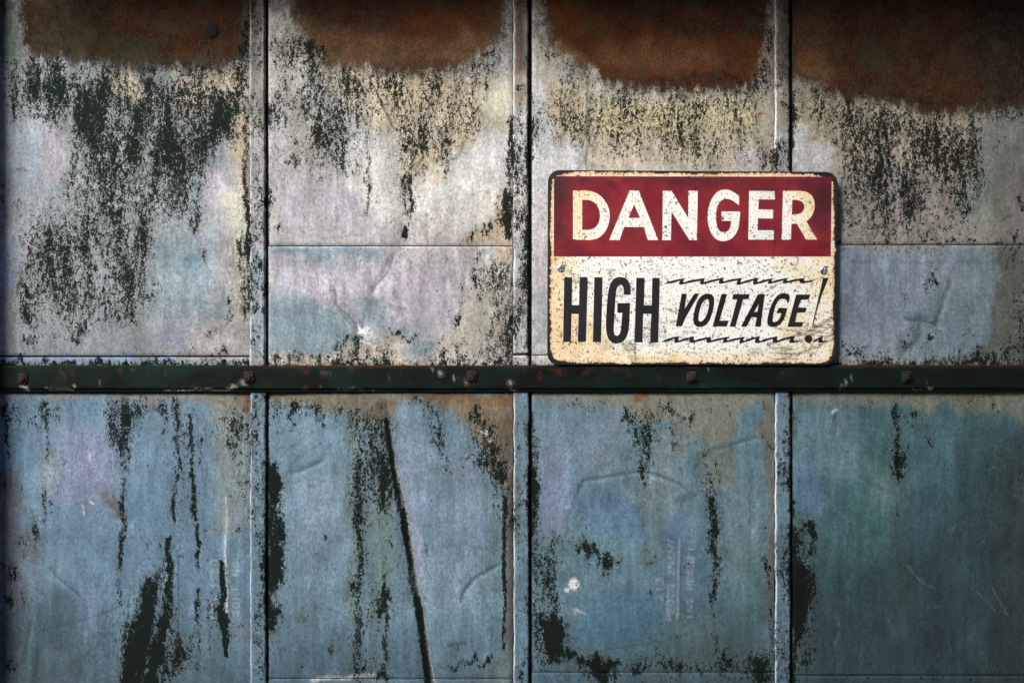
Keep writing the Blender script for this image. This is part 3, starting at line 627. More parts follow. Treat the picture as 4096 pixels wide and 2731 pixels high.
gl(.75, [(2140, 2720), (3090, 2730)], 6, 6)
gl(.6, [(2090, 2640), (2090, 2690)], 46, 46); gl(.5, [(3085, 2500), (3085, 2700)], 30, 50)
ml(.7, [(2308, 1980), (2312, 1950), (2340, 1925), (2420, 1905), (2540, 1890), (2620, 1893), (2700, 1925), (2750, 1960), (2772, 1985)], 8, 8); ml(.4, [(2300, 1985), (2275, 2060)], 9)
ml(.7, [(2855, 1797), (2920, 1780), (2980, 1765), (3032, 1752)], 9, 7); ml(.55, [(2850, 1800), (2800, 1820), (2785, 1870)], 26, 20); ml(.4, [(2760, 1985), (2700, 2010)], 40, 16)
ml(.65, [(2330, 2597), (2440, 2595), (2560, 2580), (2650, 2563), (2710, 2545), (2770, 2520)], 8, 7); ml(.4, [(2320, 2550), (2345, 2590)], 7)
ml(.5, [(2310, 2245), (2345, 2290)], 6); ml(.35, [(2270, 2050), (2268, 2105)], 20, 14); mb(.35, 2480, 1830, 50, 40); mb(.3, 2600, 1860, 26, 30)
fmax(CH, m_blob(2295, 2330, 26, 26, .4, .7), 1.0); fmax(CH, m_blob(2272, 2358, 13, 11, .5, .5), .9); fmax(CH, m_blob(2310, 2445, 36, 14, .9, 1), .45); fmax(CH, m_blob(3010, 2130, 10, 34, .9, .6), .25)
fmax(CH, m_blob(2765, 2230, 24, 20, .9, 1), .3)

# lower column four
gp(.34, rect(3180, 1570, 4096, 1610), 16)
for x_, y_, rx_, ry_, a_ in [(3305, 1612, 20, 18, .8), (3330, 1580, 60, 8, .85), (3430, 1610, 40, 34, .62), (3440, 1640, 14, 24, .7), (3490, 1620, 20, 20, .6), (3890, 1620, 16, 26, .8), (3980, 1630, 16, 40, .75), (3665, 1670, 30, 26, .6), (3710, 1720, 16, 60, .5), (3720, 1770, 14, 20, .8), (3590, 1850, 34, 30, .95), (3985, 1840, 12, 26, .75), (3225, 2080, 20, 30, .7), (3245, 2215, 26, 26, 1.1), (3230, 2070, 16, 14, .7), (4080, 1900, 20, 40, .6), (3180, 1640, 14, 60, .5)]:
    gb(a_, x_, y_, rx_, ry_)
gl(.93, [(3585, 1630), (3588, 1740), (3595, 1880)], 30, 44); gl(.78, [(3592, 1860), (3597, 1915)], 36, 22); gl(.75, [(3597, 2030), (3598, 2070)], 12, 10); gl(.5, [(3598, 1920), (3598, 2030)], 8)
gp(1.05, [(3150, 2080), (3185, 2100), (3205, 2130), (3195, 2230), (3240, 2260), (3266, 2300), (3266, 2390), (3238, 2470), (3225, 2510), (3200, 2620), (3180, 2800), (3150, 2800)], 12, .8)
gp(1.0, [(3215, 2080), (3260, 2075), (3268, 2130), (3262, 2220), (3235, 2225), (3232, 2160), (3205, 2130)], 10, .8)
gp(.75, [(3190, 2520), (3255, 2510), (3270, 2600), (3240, 2690), (3180, 2700)], 16)
gl(.95, [(3158, 1570), (3162, 1900), (3160, 2200), (3160, 2740)], 14, 22)
gb(.8, 3130, 1650, 12, 26); gb(.85, 3134, 1720, 12, 34); gb(.8, 3132, 1890, 14, 30); gb(.8, 3120, 1790, 10, 20); gb(.85, 3134, 2210, 16, 22); gb(.8, 3138, 2290, 16, 30); gb(.7, 3130, 2650, 30, 60)
ml(.35, [(3245, 1640), (3250, 1670), (3275, 1688)], 8); ml(.6, [(3336, 1645), (3325, 1690)], 9, 6); ml(.4, [(3355, 1600), (3385, 1640)], 10); ml(.3, [(3240, 1840), (3225, 1920)], 9); ml(.5, [(3940, 1925), (3970, 1937)], 8); ml(.35, [(3600, 1830), (3650, 1840)], 8)
mb(.35, 3680, 1700, 60, 50); mb(.3, 3720, 1720, 36, 60); mb(.35, 3400, 2310, 40, 16); mb(.3, 3380, 2560, 60, 20)
fmax(CH, m_line([(3345, 1640), (3330, 1655)], 10, 8), .7); fmax(CH, m_line([(3350, 1700), (3352, 1740)], 4, 4), .35)
gl(.7, [(3200, 2695), (4110, 2700)], 9)

for _ in range(230):
    x_, y_ = rng.uniform(20, 4080), rng.uniform(420, 2700)
    a_, l_, b_ = rng.uniform(0, 6.283), rng.uniform(25, 150), rng.uniform(-.7, .7)
    pts_ = [(x_ + t_ * l_ * math.cos(a_ + b_ * t_), y_ + t_ * l_ * math.sin(a_ + b_ * t_)) for t_ in (0, .25, .5, .75, 1)]
    if rng.random() < .6:
        ml(rng.uniform(.15, .45), pts_, rng.uniform(2.5, 5), 3, .9, .1)
    else:
        fmax(CH, m_line(pts_, rng.uniform(2.5, 4.5), 3, .9, .1), rng.uniform(.05, .2))
for _ in range(160):
    mb(rng.uniform(.3, .9), rng.uniform(20, 4080), rng.uniform(430, 2700), rng.uniform(5, 9), rng.uniform(5, 10))

# strips: patches of growth on the raised seam strips
for x_, a_, b_, n_ in ((1030, 60, 1440, 26), (1030, 1580, 2731, 34), (2085, 260, 1440, 20), (2090, 1580, 2731, 30), (3130, 60, 690, 16), (3135, 1580, 2731, 16)):
    gl(.5, [(x_ + 22, a_), (x_ + 24, b_)], 20, 22)
    for _ in range(n_):
        gb(rng.uniform(.6, .95), x_ + rng.uniform(-10, 26), rng.uniform(a_, b_), rng.uniform(8, 16), rng.uniform(14, 46))

# growth runs a little below the rust and thins out around every patch
for pts_ in ([(80, 262), (400, 272), (640, 300), (860, 304), (990, 280)], [(1190, 170), (1300, 280), (1480, 312), (1660, 322), (1830, 306), (1955, 240), (2030, 120)],
             [(2200, 205), (2370, 305), (2420, 346), (2580, 380), (2750, 400), (2900, 402), (3020, 376), (3070, 290)], [(3175, 340), (3330, 404), (3560, 436), (3700, 482), (3900, 490), (4096, 450)]):
    gl(.62, pts_, 44, 44, 1.0, 1.2)


def blur(F, r):
    k = max(1, int(r / CELL))
    for ax in (0, 1):
        for _ in range(2):
            P_ = np.concatenate([np.repeat(np.take(F, [0], ax), k + 1, ax), F, np.repeat(np.take(F, [-1], ax), k, ax)], ax)
            cs = np.cumsum(P_, ax)
            n_ = F.shape[ax]
            F = (np.take(cs, np.arange(2 * k + 1, 2 * k + 1 + n_), ax) - np.take(cs, np.arange(0, n_), ax)) / (2 * k + 1)
    return F


# rain has drawn every stain downward in fine runs
def run_down(F, amp, seed):
    sh = amp * fbm(22, 700, seed, 3, .7)
    return sample(F, GX.ravel(), (GY - sh).ravel()).reshape(F.shape)


def sample(F, x, y):
    u = np.clip((x - FX0) / CELL, 0, NX - 1.001); v = np.clip((y - FY0) / CELL, 0, NY - 1.001)
    i, j = u.astype(int), v.astype(int)
    a, b = u - i, v - j
    if F.ndim == 3:
        a, b = a[:, None], b[:, None]
    return (F[j, i] * (1 - a) + F[j, i + 1] * a) * (1 - b) + (F[j + 1, i] * (1 - a) + F[j + 1, i + 1] * a) * b


G = run_down(G, 46, 201)
RU = run_down(RU, 34, 202)
Gs = np.where(G < .9, G * .77, .693 + (G - .9) * 1.6)
G = np.maximum(Gs, np.clip(blur(np.minimum(G, 1), 45) * .95, 0, .5))
G += 0.12 * fbm(60, 160, 50, 3) * (G > 0.12) * (G < .8)
G[:] = np.maximum(G, 0.12 + 0.09 * fbm(300, 500, 51, 3))
# the zinc itself is close to grey
lum = C.mean(2, keepdims=True)
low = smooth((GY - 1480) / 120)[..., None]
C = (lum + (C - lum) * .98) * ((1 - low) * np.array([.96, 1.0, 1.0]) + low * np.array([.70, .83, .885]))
CR *= .46 * np.array([1.08, .97, .88])
# soft drifting of the patina colour
for k_, (ax_, ay_) in enumerate(((420, 420), (150, 260), (60, 90), (26, 300), (22, 40))):
    C *= (1 + (.12, .13, .14, .15, .14)[k_] * fbm(ax_, ay_, 60 + k_, 2))[..., None]
tint = fbm(260, 340, 77, 3)[..., None]
C *= 1 + tint * np.array([.05, 0.0, -.06])

# ------------------------------------------------------------------ relief
H += 7 * fbm(600, 500, 90, 3) + 2.2 * fbm(140, 180, 91, 3) + .35 * fbm(40, 40, 92, 2)
hl(-9, [(1540, 1640), (1556, 1740), (1586, 1880), (1612, 2010), (1640, 2180), (1664, 2330), (1696, 2500), (1728, 2731), (1740, 2880)], 60, 76)
hl(-4, [(1548, 1680), (1580, 1880), (1634, 2180), (1690, 2500), (1735, 2850)], 22, 26)
hl(5, [(2036, 1900), (2034, 2200), (2038, 2500), (2036, 2880)], 44, 44)
hl(-3, [(1572, 1030), (1520, 1125), (1490, 1172)], 30); hl(-3.5, [(1338, 1160), (1350, 1220), (1440, 1315)], 34); hl(-3, [(1432, 1320), (1425, 1430)], 40)
hb(5, 1470, 1342, 50, 44); hb(-4, 1600, 1360, 60, 40); hb(4, 1360, 1440, 140, 40); hb(4, 1640, 1450, 120, 40)
hl(-4, [(3796, 1130), (3770, 1210), (3748, 1296)], 40, 34); hl(-4, [(3620, 1272), (3690, 1280), (3760, 1310)], 44); hl(-5, [(3680, 1280), (3620, 1410)], 70)
hl(-4, [(205, 2285), (320, 2385), (344, 2420), (344, 2520)], 34); hb(-5, 250, 2520, 140, 160)
hl(3, [(1450, 275), (1578, 520)], 16); hl(-2.5, [(2356, 310), (2353, 690)], 18)
hb(-6, 2560, 2060, 320, 200); hl(-2, [(2308, 1980), (2340, 1925), (2540, 1890), (2700, 1925), (2772, 1985)], 22)
hl(-2, [(2855, 1797), (3032, 1752)], 20); hl(-2.5, [(1325, 1785), (1280, 1850), (1165, 1895)], 26); hl(-2, [(2010, 2252), (1890, 2320), (1845, 2400)], 24)
hb(-5, 1510, 1700, 50, 40); hl(3, [(1470, 1730), (1550, 1732)], 14)
hl(2, [(905, 1990), (901, 2150), (911, 2470)], 12); hl(-5, [(400, 1960), (500, 2085)], 60)
hb(7, 1600, 900, 260, 120); hb(-6, 700, 1050, 220, 160); hb(6, 2270, 1700, 160, 160); hb(5, 3300, 1700, 120, 150); hb(-5, 3450, 2100, 150, 200)
hl(2.5, [(3340, 1640), (3326, 1690)], 12); hl(2, [(2910, 400), (2912, 690)], 8)
# rolling-mill stamp, set sideways in the sheet (stroke letters, 0..1 boxes; reading direction runs up the wall)
GLY = {'P': [[(0, 0), (0, 1), (.7, 1), (.8, .75), (.7, .5), (0, .5)]], 'E': [[(.8, 0), (0, 0), (0, 1), (.8, 1)], [(0, .5), (.6, .5)]],
       '0': [[(.1, .1), (0, .5), (.1, .9), (.4, 1), (.7, .9), (.8, .5), (.7, .1), (.4, 0), (.1, .1)]], '1': [[(.4, 0), (.4, 1), (.2, .8)]],
       '2': [[(0, .8), (.3, 1), (.7, .85), (.7, .6), (0, 0), (.8, 0)]], 'N': [[(0, 0), (0, 1), (.8, 0), (.8, 1)]], 'H': [[(0, 0), (0, 1)], [(.8, 0), (.8, 1)], [(0, .5), (.8, .5)]],
       '3': [[(0, .9), (.5, 1), (.8, .75), (.4, .52), (.8, .25), (.5, 0), (0, .1)]], 'T': [[(.4, 0), (.4, 1)], [(0, 1), (.8, 1)]]}


def stamp(text, xb, yb, size, adv, lean=0.0, a=1.6):
    for k, ch in enumerate(text):
        for st in GLY.get(ch, []):
            pts = [(xb - v * size + lean * (k * adv + u * size), yb - k * adv - u * size) for u, v in st]
            hl(a, pts, 9)
            fmax(CH, m_line(pts, 5, 5, .9, .1), .30)


stamp('PE000 2N1HT', 2692, 2478, 26, 30, .03)
stamp('213', 2650, 2400, 26, 34, .02)
stamp('1N2 HE0N 11', 2770, 2474, 22, 30, .02, 1.0)
stamp('N03 12E0', 868, 2470, 24, 30, .0, 1.0)
stamp('20H1 N3', 955, 2460, 24, 32, .0, .9)
hl(3, [(2711, 2475), (2714, 2350), (2719, 2155)], 11); fmax(CH, m_line([(2711, 2475), (2714, 2350), (2719, 2155)], 7, 7, .9, .05), .3)


# ------------------------------------------------------------------ material helpers
class Nodes:
    def __init__(self, name):
        self.mat = bpy.data.materials.new(name)
        self.mat.use_nodes = True
        self.t = self.mat.node_tree
        self.bsdf = self.t.nodes['Principled BSDF']

    def new(self, kind, **kw):
        n = self.t.nodes.new(kind)
        for k, v in kw.items():
            setattr(n, k, v)
        return n

    def put(self, sock, v):
        if isinstance(v, bpy.types.NodeSocket):
            self.t.links.new(v, sock)
        elif v is not None:
            sock.default_value = v

    def math(self, op, a, b=None, c=None, clamp=False):
        n = self.new('ShaderNodeMath', operation=op, use_clamp=clamp)
        self.put(n.inputs[0], a); self.put(n.inputs[1], b)
        if c is not None:
            self.put(n.inputs[2], c)
        return n.outputs[0]

    def rng(self, v, a, b, c=0.0, d=1.0, smoothstep=False):
        n = self.new('ShaderNodeMapRange')
        n.interpolation_type = 'SMOOTHSTEP' if smoothstep else 'LINEAR'
        self.put(n.inputs[0], v)
        for k, q in enumerate((a, b, c, d)):
            self.put(n.inputs[k + 1], q)
        return n.outputs[0]

    def mix(self, f, a, b, mode='MIX'):
        n = self.new('ShaderNodeMix', data_type='RGBA', blend_type=mode)
        self.put(n.inputs[0], f)
        self.put(n.inputs[6], tuple(a) + (1,) if isinstance(a, (tuple, list)) and len(a) == 3 else a)
        self.put(n.inputs[7], tuple(b) + (1,) if isinstance(b, (tuple, list)) and len(b) == 3 else b)
        return n.outputs[2]

    def coords(self, sx=1.0, sy=1.0, sz=1.0):
        if not hasattr(self, '_tc'):
            self._tc = self.new('ShaderNodeTexCoord').outputs['Object']
        m = self.new('ShaderNodeMapping')
        self.t.links.new(self._tc, m.inputs[0])
        m.inputs['Scale'].default_value = (sx, sy, sz)
        return m.outputs[0]

    def noise(self, scale, detail=4, rough=0.6, stretch=(1, 1, 1), dist=0.0):
        n = self.new('ShaderNodeTexNoise')
        self.put(n.inputs['Vector'], self.coords(*stretch))
        n.inputs['Scale'].default_value = scale
        n.inputs['Detail'].default_value = detail
        n.inputs['Roughness'].default_value = rough
        n.inputs['Distortion'].default_value = dist
        return n.outputs[0]

    def attr(self, name, color=False):
        n = self.new('ShaderNodeAttribute', attribute_name=name)
        return n.outputs['Color'] if color else n.outputs['Fac']

    def bump(self, h, dist, strength=1.0, normal=None):
        n = self.new('ShaderNodeBump')
        n.inputs['Strength'].default_value = strength
        n.inputs['Distance'].default_value = dist
        self.put(n.inputs['Height'], h)
        if normal is not None:
            self.put(n.inputs['Normal'], normal)
        return n.outputs[0]

    def out(self, col, rough, metal=0.0, normal=None, spec=None):
        self.put(self.bsdf.inputs['Base Color'], tuple(col) + (1,) if isinstance(col, (tuple, list)) else col)
        self.put(self.bsdf.inputs['Roughness'], rough)
        self.put(self.bsdf.inputs['Metallic'], metal)
        if normal is not None:
            self.put(self.bsdf.inputs['Normal'], normal)
        if spec is not None:
            self.bsdf.inputs['Specular IOR Level'].default_value = spec
        return self.mat


def zinc_material():
    n = Nodes('weathered_zinc')
    pat, dirt = n.attr('patina', True), n.attr('dirt')
    mark, rust_, chalk, wear = n.attr('mark'), n.attr('rust'), n.attr('chalk'), n.attr('wear')
    grain = n.noise(900, 2, .7)
    mott = n.noise(240, 4, .7, (1, 1, .8))
    cloud = n.noise(45, 4, .65, (1, 1, .5))
    k = n.math('MULTIPLY', n.rng(grain, .25, .75, .74, 1.26), n.rng(mott, .3, .7, .66, 1.34))
    hair = n.rng(n.noise(420, 3, .7, (1, 1, .05)), .60, .70, 1.0, .72)
    hair2 = n.rng(n.noise(380, 3, .7, (.06, 1, 1)), .64, .72, 1.0, 1.22)
    k = n.math('MULTIPLY', k, n.math('MULTIPLY', hair, hair2))
    k = n.math('MULTIPLY', k, n.rng(cloud, .3, .7, .80, 1.20))
    k = n.math('MULTIPLY', k, n.rng(n.noise(95, 4, .7, (1, 1, .16)), .3, .7, .80, 1.20))
    gr = n.new('ShaderNodeCombineColor')
    for q in range(3):
        n.put(gr.inputs[q], k)
    base = n.mix(1.0, pat, gr.outputs[0], 'MULTIPLY')
    # rust eats in along a speckled front
    rn = n.math('ADD', n.math('MULTIPLY', n.noise(110, 5, .75, (1, 1, .7)), .6), n.math('MULTIPLY', n.noise(420, 3, .75), .4))
    rf = n.rng(n.math('ADD', rust_, n.rng(rn, .35, .65, -.26, .26)), .16, .86, 0, 1, True)
    rk = n.math('MULTIPLY', n.rng(n.noise(300, 4, .75), .3, .7, .5, 1.5), n.rng(n.noise(34, 5, .7), .3, .7, .55, 1.45))
    gr2 = n.new('ShaderNodeCombineColor')
    for q in range(3):
        n.put(gr2.inputs[q], rk)
    base = n.mix(rf, base, n.mix(1.0, n.attr('rustcol', True), gr2.outputs[0], 'MULTIPLY'))
    rust_ = rf
    # rust flecks
    fl = n.rng(n.noise(330, 4, .75), .52, .70)
    fl2 = n.rng(n.noise(70, 4, .7), .45, .65)
    base = n.mix(n.math('MULTIPLY', n.math('MULTIPLY', fl, fl2), n.math('MULTIPLY', rust_, .7)), base, (.15, .058, .018))
    ol = n.rng(n.noise(26, 4, .7), .50, .66)
    base = n.mix(n.math('MULTIPLY', ol, n.math('MULTIPLY', rust_, .55)), base, (.040, .038, .024))
    dk = n.rng(n.noise(420, 3, .7, (1, 1, .7)), .48, .66)
    base = n.mix(n.math('MULTIPLY', dk, n.math('MULTIPLY', rust_, .45)), base, (.018, .013, .009))
    # rubbed marks, and the painted crease shade
    mk = n.math('MULTIPLY', mark, n.rng(n.noise(260, 4, .7), .3, .6, .55, 1.1), clamp=True)
    base = n.mix(n.math('MULTIPLY', mk, .9), base, (.022, .042, .042))
    # chalk, and the painted lit edge of the crease
    ck = n.math('MULTIPLY', chalk, n.rng(n.noise(300, 3, .7), .36, .52), clamp=True)
    base = n.mix(ck, base, (.78, .79, .80))
    # bare left strip edge, its sunlit brightness painted in
    wk = n.math('MULTIPLY', wear, n.rng(n.noise(120, 4, .7, (1, 1, .25)), .33, .5), clamp=True)
    base = n.mix(wk, base, (.80, .83, .86))
    # growth, with the crease shade painted into it
    n1 = n.rng(n.math('ADD', n.math('MULTIPLY', n.noise(210, 4, .75, (1, 1, .55), .3), .5), n.math('MULTIPLY', n.noise(620, 3, .7, (1, 1, .7)), .5)), .34, .66)
    n2 = n.rng(n.noise(34, 3, .6, (1.4, 1, .32)), .3, .7, -.5, .5)
    dens = n.math('ADD', dirt, n.math('MULTIPLY', n.math('MULTIPLY', n2, .5), n.math('MINIMUM', n.math('MULTIPLY', dirt, 1.6), 1.0)))
    m = n.rng(n.math('SUBTRACT', dens, n1), -.05, .09, 0, .98, True)
    gcol = n.mix(n.rng(n.noise(16, 3, .6), .42, .62), (.0030, .0085, .0068), (.0050, .0060, .0045))
    gcol = n.mix(n.rng(n.noise(500, 2, .6), .5, .75, 0, .35), gcol, (.012, .020, .016))
    halo = n.rng(n.math('SUBTRACT', dens, n1), -.36, .05, 0, .30, True)
    base = n.mix(halo, base, (.085, .095, .075))
    base = n.mix(m, base, gcol)
    rough = n.rng(m, 0, 1, .52, .92)
    rough = n.math('MAXIMUM', rough, n.math('MULTIPLY', rust_, .85))
    metal = n.math('MULTIPLY', n.math('SUBTRACT', 1.0, n.math('MAXIMUM', m, rust_), clamp=True), .12)
    hgt = n.math('ADD', n.math('MULTIPLY', m, .5), n.math('ADD', n.math('MULTIPLY', mott, .35), n.math('MULTIPLY', cloud, 1.2)))
    nor = n.bump(hgt, .0007, .55)
    n.put(n.bsdf.inputs['Specular IOR Level'], n.rng(n.math('MAXIMUM', m, rust_), 0, 1, .35, .06))
    return n.out(base, rough, metal, nor)


ZINC = zinc_material()


def flat_dark(name, col, rough=.8):
    n = Nodes(name)
    v = n.noise(60, 5, .7)
    c = n.mix(n.rng(v, .3, .7), tuple(q * .6 for q in col), tuple(q * 1.4 for q in col))
    return n.out(c, rough, 0, n.bump(v, .002, .4), .3)


# ------------------------------------------------------------------ object helpers
def mesh_obj(name, verts, faces, mat, parent=None, smooth_=True, attrs=None):
    me = bpy.data.meshes.new(name)
    if isinstance(verts, np.ndarray):
        v = np.ascontiguousarray(verts, dtype=np.float32)
        f = np.asarray(faces, dtype=np.int32)
        me.vertices.add(len(v)); me.vertices.foreach_set('co', v.ravel())
        me.loops.add(f.size); me.loops.foreach_set('vertex_index', f.ravel())
        me.polygons.add(len(f)); me.polygons.foreach_set('loop_start', np.arange(0, f.size, f.shape[1], dtype=np.int32))
        me.update(calc_edges=True)
    else:
        me.from_pydata(verts, [], faces)
        me.update()
    for k, a in (attrs or {}).items():
        if a.ndim == 2:
            at = me.attributes.new(k, 'FLOAT_COLOR', 'POINT')
            at.data.foreach_set('color', np.concatenate([a, np.ones((len(a), 1))], 1).astype(np.float32).ravel())
        else:
            at = me.attributes.new(k, 'FLOAT', 'POINT')
            at.data.foreach_set('value', a.astype(np.float32))
    if smooth_:
        me.polygons.foreach_set('use_smooth', np.ones(len(me.polygons), bool))
    me.materials.append(mat)
    o = bpy.data.objects.new(name, me)
    COL.objects.link(o)
    if parent is not None:
        o.parent = parent
    return o


def empty(name, label, cat, group=None):
    o = bpy.data.objects.new(name, None)
    COL.objects.link(o)
    o['label'] = label
    o['category'] = cat
    if group:
        o['group'] = group
    return o


def field_attrs(px, py, wear=None):
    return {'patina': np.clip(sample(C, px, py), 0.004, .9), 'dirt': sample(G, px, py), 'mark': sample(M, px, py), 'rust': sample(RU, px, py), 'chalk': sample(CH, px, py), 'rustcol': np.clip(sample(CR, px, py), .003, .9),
            'wear': np.zeros(len(px)) if wear is None else wear}


def grid_faces(nr, nc):
    a = (np.arange(nr - 1)[:, None] * nc + np.arange(nc - 1)[None, :]).ravel()
    return np.stack([a, a + nc, a + nc + 1, a + 1], 1)      # rows run downward: this order faces -Y


def to_world(px, py, h):
    return np.stack([wx(px), -h * S, wz(py)], 1)


def sheet(px_axis, py_axis, hfun, parent, name='panel', lit_wear_fun=None):
    """a sheet over the wall between two axes of wall units; hfun gives the relief, edges turn back into the wall"""
    X, Y = np.meshgrid(px_axis, py_axis)
    x, y = X.ravel(), Y.ravel()
    h = hfun(x, y)
    f = grid_faces(len(py_axis), len(px_axis))
    return mesh_obj(name, to_world(x, y, h), f, ZINC, parent, True, field_attrs(x, y, lit_wear_fun(x, y) if lit_wear_fun else None))


def axis_with_lip(a, b, step, lip0, lip1):
    """positions from a to b; the ends are doubled so the outermost rows can fold back"""
    n = max(2, int(round((b - a) / step)))
    core = np.linspace(a, b, n + 1)
    return np.concatenate([[a - lip0, a - lip0 * .3], core, [b + lip1 * .3, b + lip1]])


# ------------------------------------------------------------------ ground, and unseen blockers added to shade the wall
def concrete_material():
    n = Nodes('stained_render')
    a = n.noise(3, 6, .7); b = n.noise(40, 5, .7)
    c = n.mix(n.rng(a, .3, .7), (.05, .05, .045), (.12, .115, .10))
    c = n.mix(n.rng(b, .5, .75, 0, .6), c, (.02, .022, .018))
    return n.out(c, .9, 0, n.bump(b, .004, .6), .3)


CONC = concrete_material()


def box(name, x0, x1, y0, y1, z0, z1, mat, bevel=.0, parent=None):
    bm = bmesh.new()
    bmesh.ops.create_cube(bm, size=1)
    for v in bm.verts:
        v.co = ((x0 + x1) / 2 + v.co.x * (x1 - x0), (y0 + y1) / 2 + v.co.y * (y1 - y0), (z0 + z1) / 2 + v.co.z * (z1 - z0))
    if bevel:
        bmesh.ops.bevel(bm, geom=bm.edges[:], offset=bevel, segments=2, affect='EDGES')
    me = bpy.data.meshes.new(name)
    bm.to_mesh(me); bm.free()
    me.materials.append(mat)
    o = bpy.data.objects.new(name, me)
    COL.objects.link(o)
    if parent:
        o.parent = parent
    return o


XL, XR = wx(-36), wx(4132)                  # wall ends, where the added side blockers stand
gn = Nodes('trodden_earth')
ga, gb_ = gn.noise(2.5, 6, .7), gn.noise(60, 5, .75)
gc = gn.mix(gn.rng(ga, .3, .7), (.045, .038, .03), (.10, .09, .075))
gc = gn.mix(gn.rng(gb_, .5, .7, 0, .6), gc, (.16, .15, .135))
GROUND = gn.out(gc, .95, 0, gn.bump(gb_, .01, .7), .2)
bm = bmesh.new()
bmesh.ops.create_grid(bm, x_segments=60, y_segments=60, size=150)
me = bpy.data.meshes.new('ground'); bm.to_mesh(me); bm.free(); me.materials.append(GROUND)
ground = bpy.data.objects.new('ground', me); COL.objects.link(ground); ground['kind'] = 'structure'
SIDE_L, SIDE_R = .05, .55  # depths of the unseen side blockers added to dim the edges
for nm, a_, b_, d_ in (('added_shade_left', XL - 2.2, XL, SIDE_L), ('added_shade_right', XR, XR + 2.2, SIDE_R)):
    o = box(nm, a_, b_, -d_, .35, -.05, 3.2, CONC, .006)
    o['kind'] = 'structure'
SHADE_TOP_Z, SHADE_TOP_D = wz(-300), .17  # unseen top blocker, added to darken the upper wall
o = box('added_shade_top', XL + .003, XR - .003, -SHADE_TOP_D, .35, SHADE_TOP_Z, SHADE_TOP_Z + .16, CONC, .006)
o['kind'] = 'structure'

# unseen blockers added behind the viewer to dim the lower wall
o = box('added_shade_lane', -14, -2.45, -4.6, -4.1, -.05, 4.0, CONC, .02)
o['kind'] = 'structure'
o = box('added_shade_lane_tall', -2.447, 14, -4.7, -4.1, -.05, 6.2, CONC, .02)  # taller step added so the right side gets less sun
o['kind'] = 'structure'

# ------------------------------------------------------------------ the sheet-metal wall
wall = empty('sheet_metal_wall', 'weathered grey zinc sheet wall with raised vertical seams, rust above and dark streaks', 'wall')
BACK = flat_dark('dark_backing_board', (.012, .016, .014))
bk = box('backing_board', XL + .004, XR - .004, 16 * S, 16 * S + .02, 0.0, SHADE_TOP_Z - .002, BACK, 0, wall)

COLS = [(-34, 1000), (1074, 2050), (2128, 3097), (3172, 4130)]           # sheet edges between the seams
STEP = 5.0
YTOP = -296.0
y_ground = 1365.5 + ZC / S


def roll(t, w_, d_):
    """how far a sheet edge turns back, t units from the edge"""
    return -d_ * np.clip(1 - t / w_, 0, 1) ** 2


def panel(x0, x1, y0, y1, base=0.0, step=STEP, lip_top=1.5, lip_bot=1.5, tilt=0.0, edge=6.0):
    xa = axis_with_lip(x0, x1, step, .6, .6)
    ya = axis_with_lip(y0, y1, step, lip_top, lip_bot)

    def hf(x, y):
        h = base + sample(H, x, y) + tilt * (y - y0) / (y1 - y0)
        h = h + roll(x - x0, 14, edge * .5) + roll(x1 - x, 14, edge * .5) + roll(y - y0, 10, 1.5) + roll(y1 - y, 10, 2.5)
        out = (x < x0 - .4) | (x > x1 + .4) | (y < y0 - lip_top * .9) | (y > y1 + lip_bot * .9)
        return np.where(out, h - 9, h)
    return sheet(xa, ya, hf, wall, 'panel')


# upper course
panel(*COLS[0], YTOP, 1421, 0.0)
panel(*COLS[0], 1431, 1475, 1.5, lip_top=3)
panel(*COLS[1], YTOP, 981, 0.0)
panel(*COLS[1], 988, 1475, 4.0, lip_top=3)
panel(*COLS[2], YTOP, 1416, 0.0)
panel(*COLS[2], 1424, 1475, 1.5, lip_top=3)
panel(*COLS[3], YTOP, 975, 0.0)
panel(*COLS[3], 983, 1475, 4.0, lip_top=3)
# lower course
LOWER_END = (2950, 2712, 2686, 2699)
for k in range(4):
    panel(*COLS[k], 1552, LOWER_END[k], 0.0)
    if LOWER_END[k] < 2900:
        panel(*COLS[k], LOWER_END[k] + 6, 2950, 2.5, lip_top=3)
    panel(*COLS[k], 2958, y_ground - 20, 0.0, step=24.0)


# raised seam strips
def strip(x0, wd, y0, y1, hh=8.5, step=5.0, end_cap=False):
    prof = np.array([(-1.5, -8), (-1.0, -2), (0.0, 5), (1.2, hh - 3), (3.5, hh - .8), (7.5, hh), (14, hh - .6), (.3 * wd, hh - .9), (.5 * wd, hh - .8), (.7 * wd, hh - .5), (wd - 9, hh + .2), (wd - 5, hh), (wd - 2, hh - 3), (wd, hh - 8), (wd + .8, -12)])
    n = int((y1 - y0) / step) + 1
    ya = np.linspace(y0, y1, n)
    wob = sample(3.0 * WX / 26 * 1.4, np.full(n, x0), ya)
    X = x0 + prof[None, :, 0] + wob[:, None]
    Hh = np.repeat(prof[None, :, 1], n, 0)
    Hh = Hh + sample(.25 * H, X.ravel(), np.repeat(ya, len(prof))).reshape(X.shape)
    Y = np.repeat(ya[:, None], len(prof), 1)
    Hh[0, :] -= 10; Hh[-1, :] -= 10
    lit_wearp = np.array([.2, .5, .9, .6, .1, 0, 0, 0, 0, 0, 0, 0, 0, 0, 0])  # left edge only: sunlit gleam painted in with the bare metal
    x, y, h = X.ravel(), Y.ravel(), Hh.ravel()
    wear = np.repeat(lit_wearp[None], n, 0).ravel() * np.clip(1 - sample(RU, x, y) * .9, 0, 1)
    return mesh_obj('seam_strip', to_world(x, y, h), grid_faces(n, len(prof)), ZINC, wall, True, field_attrs(x, y, wear))


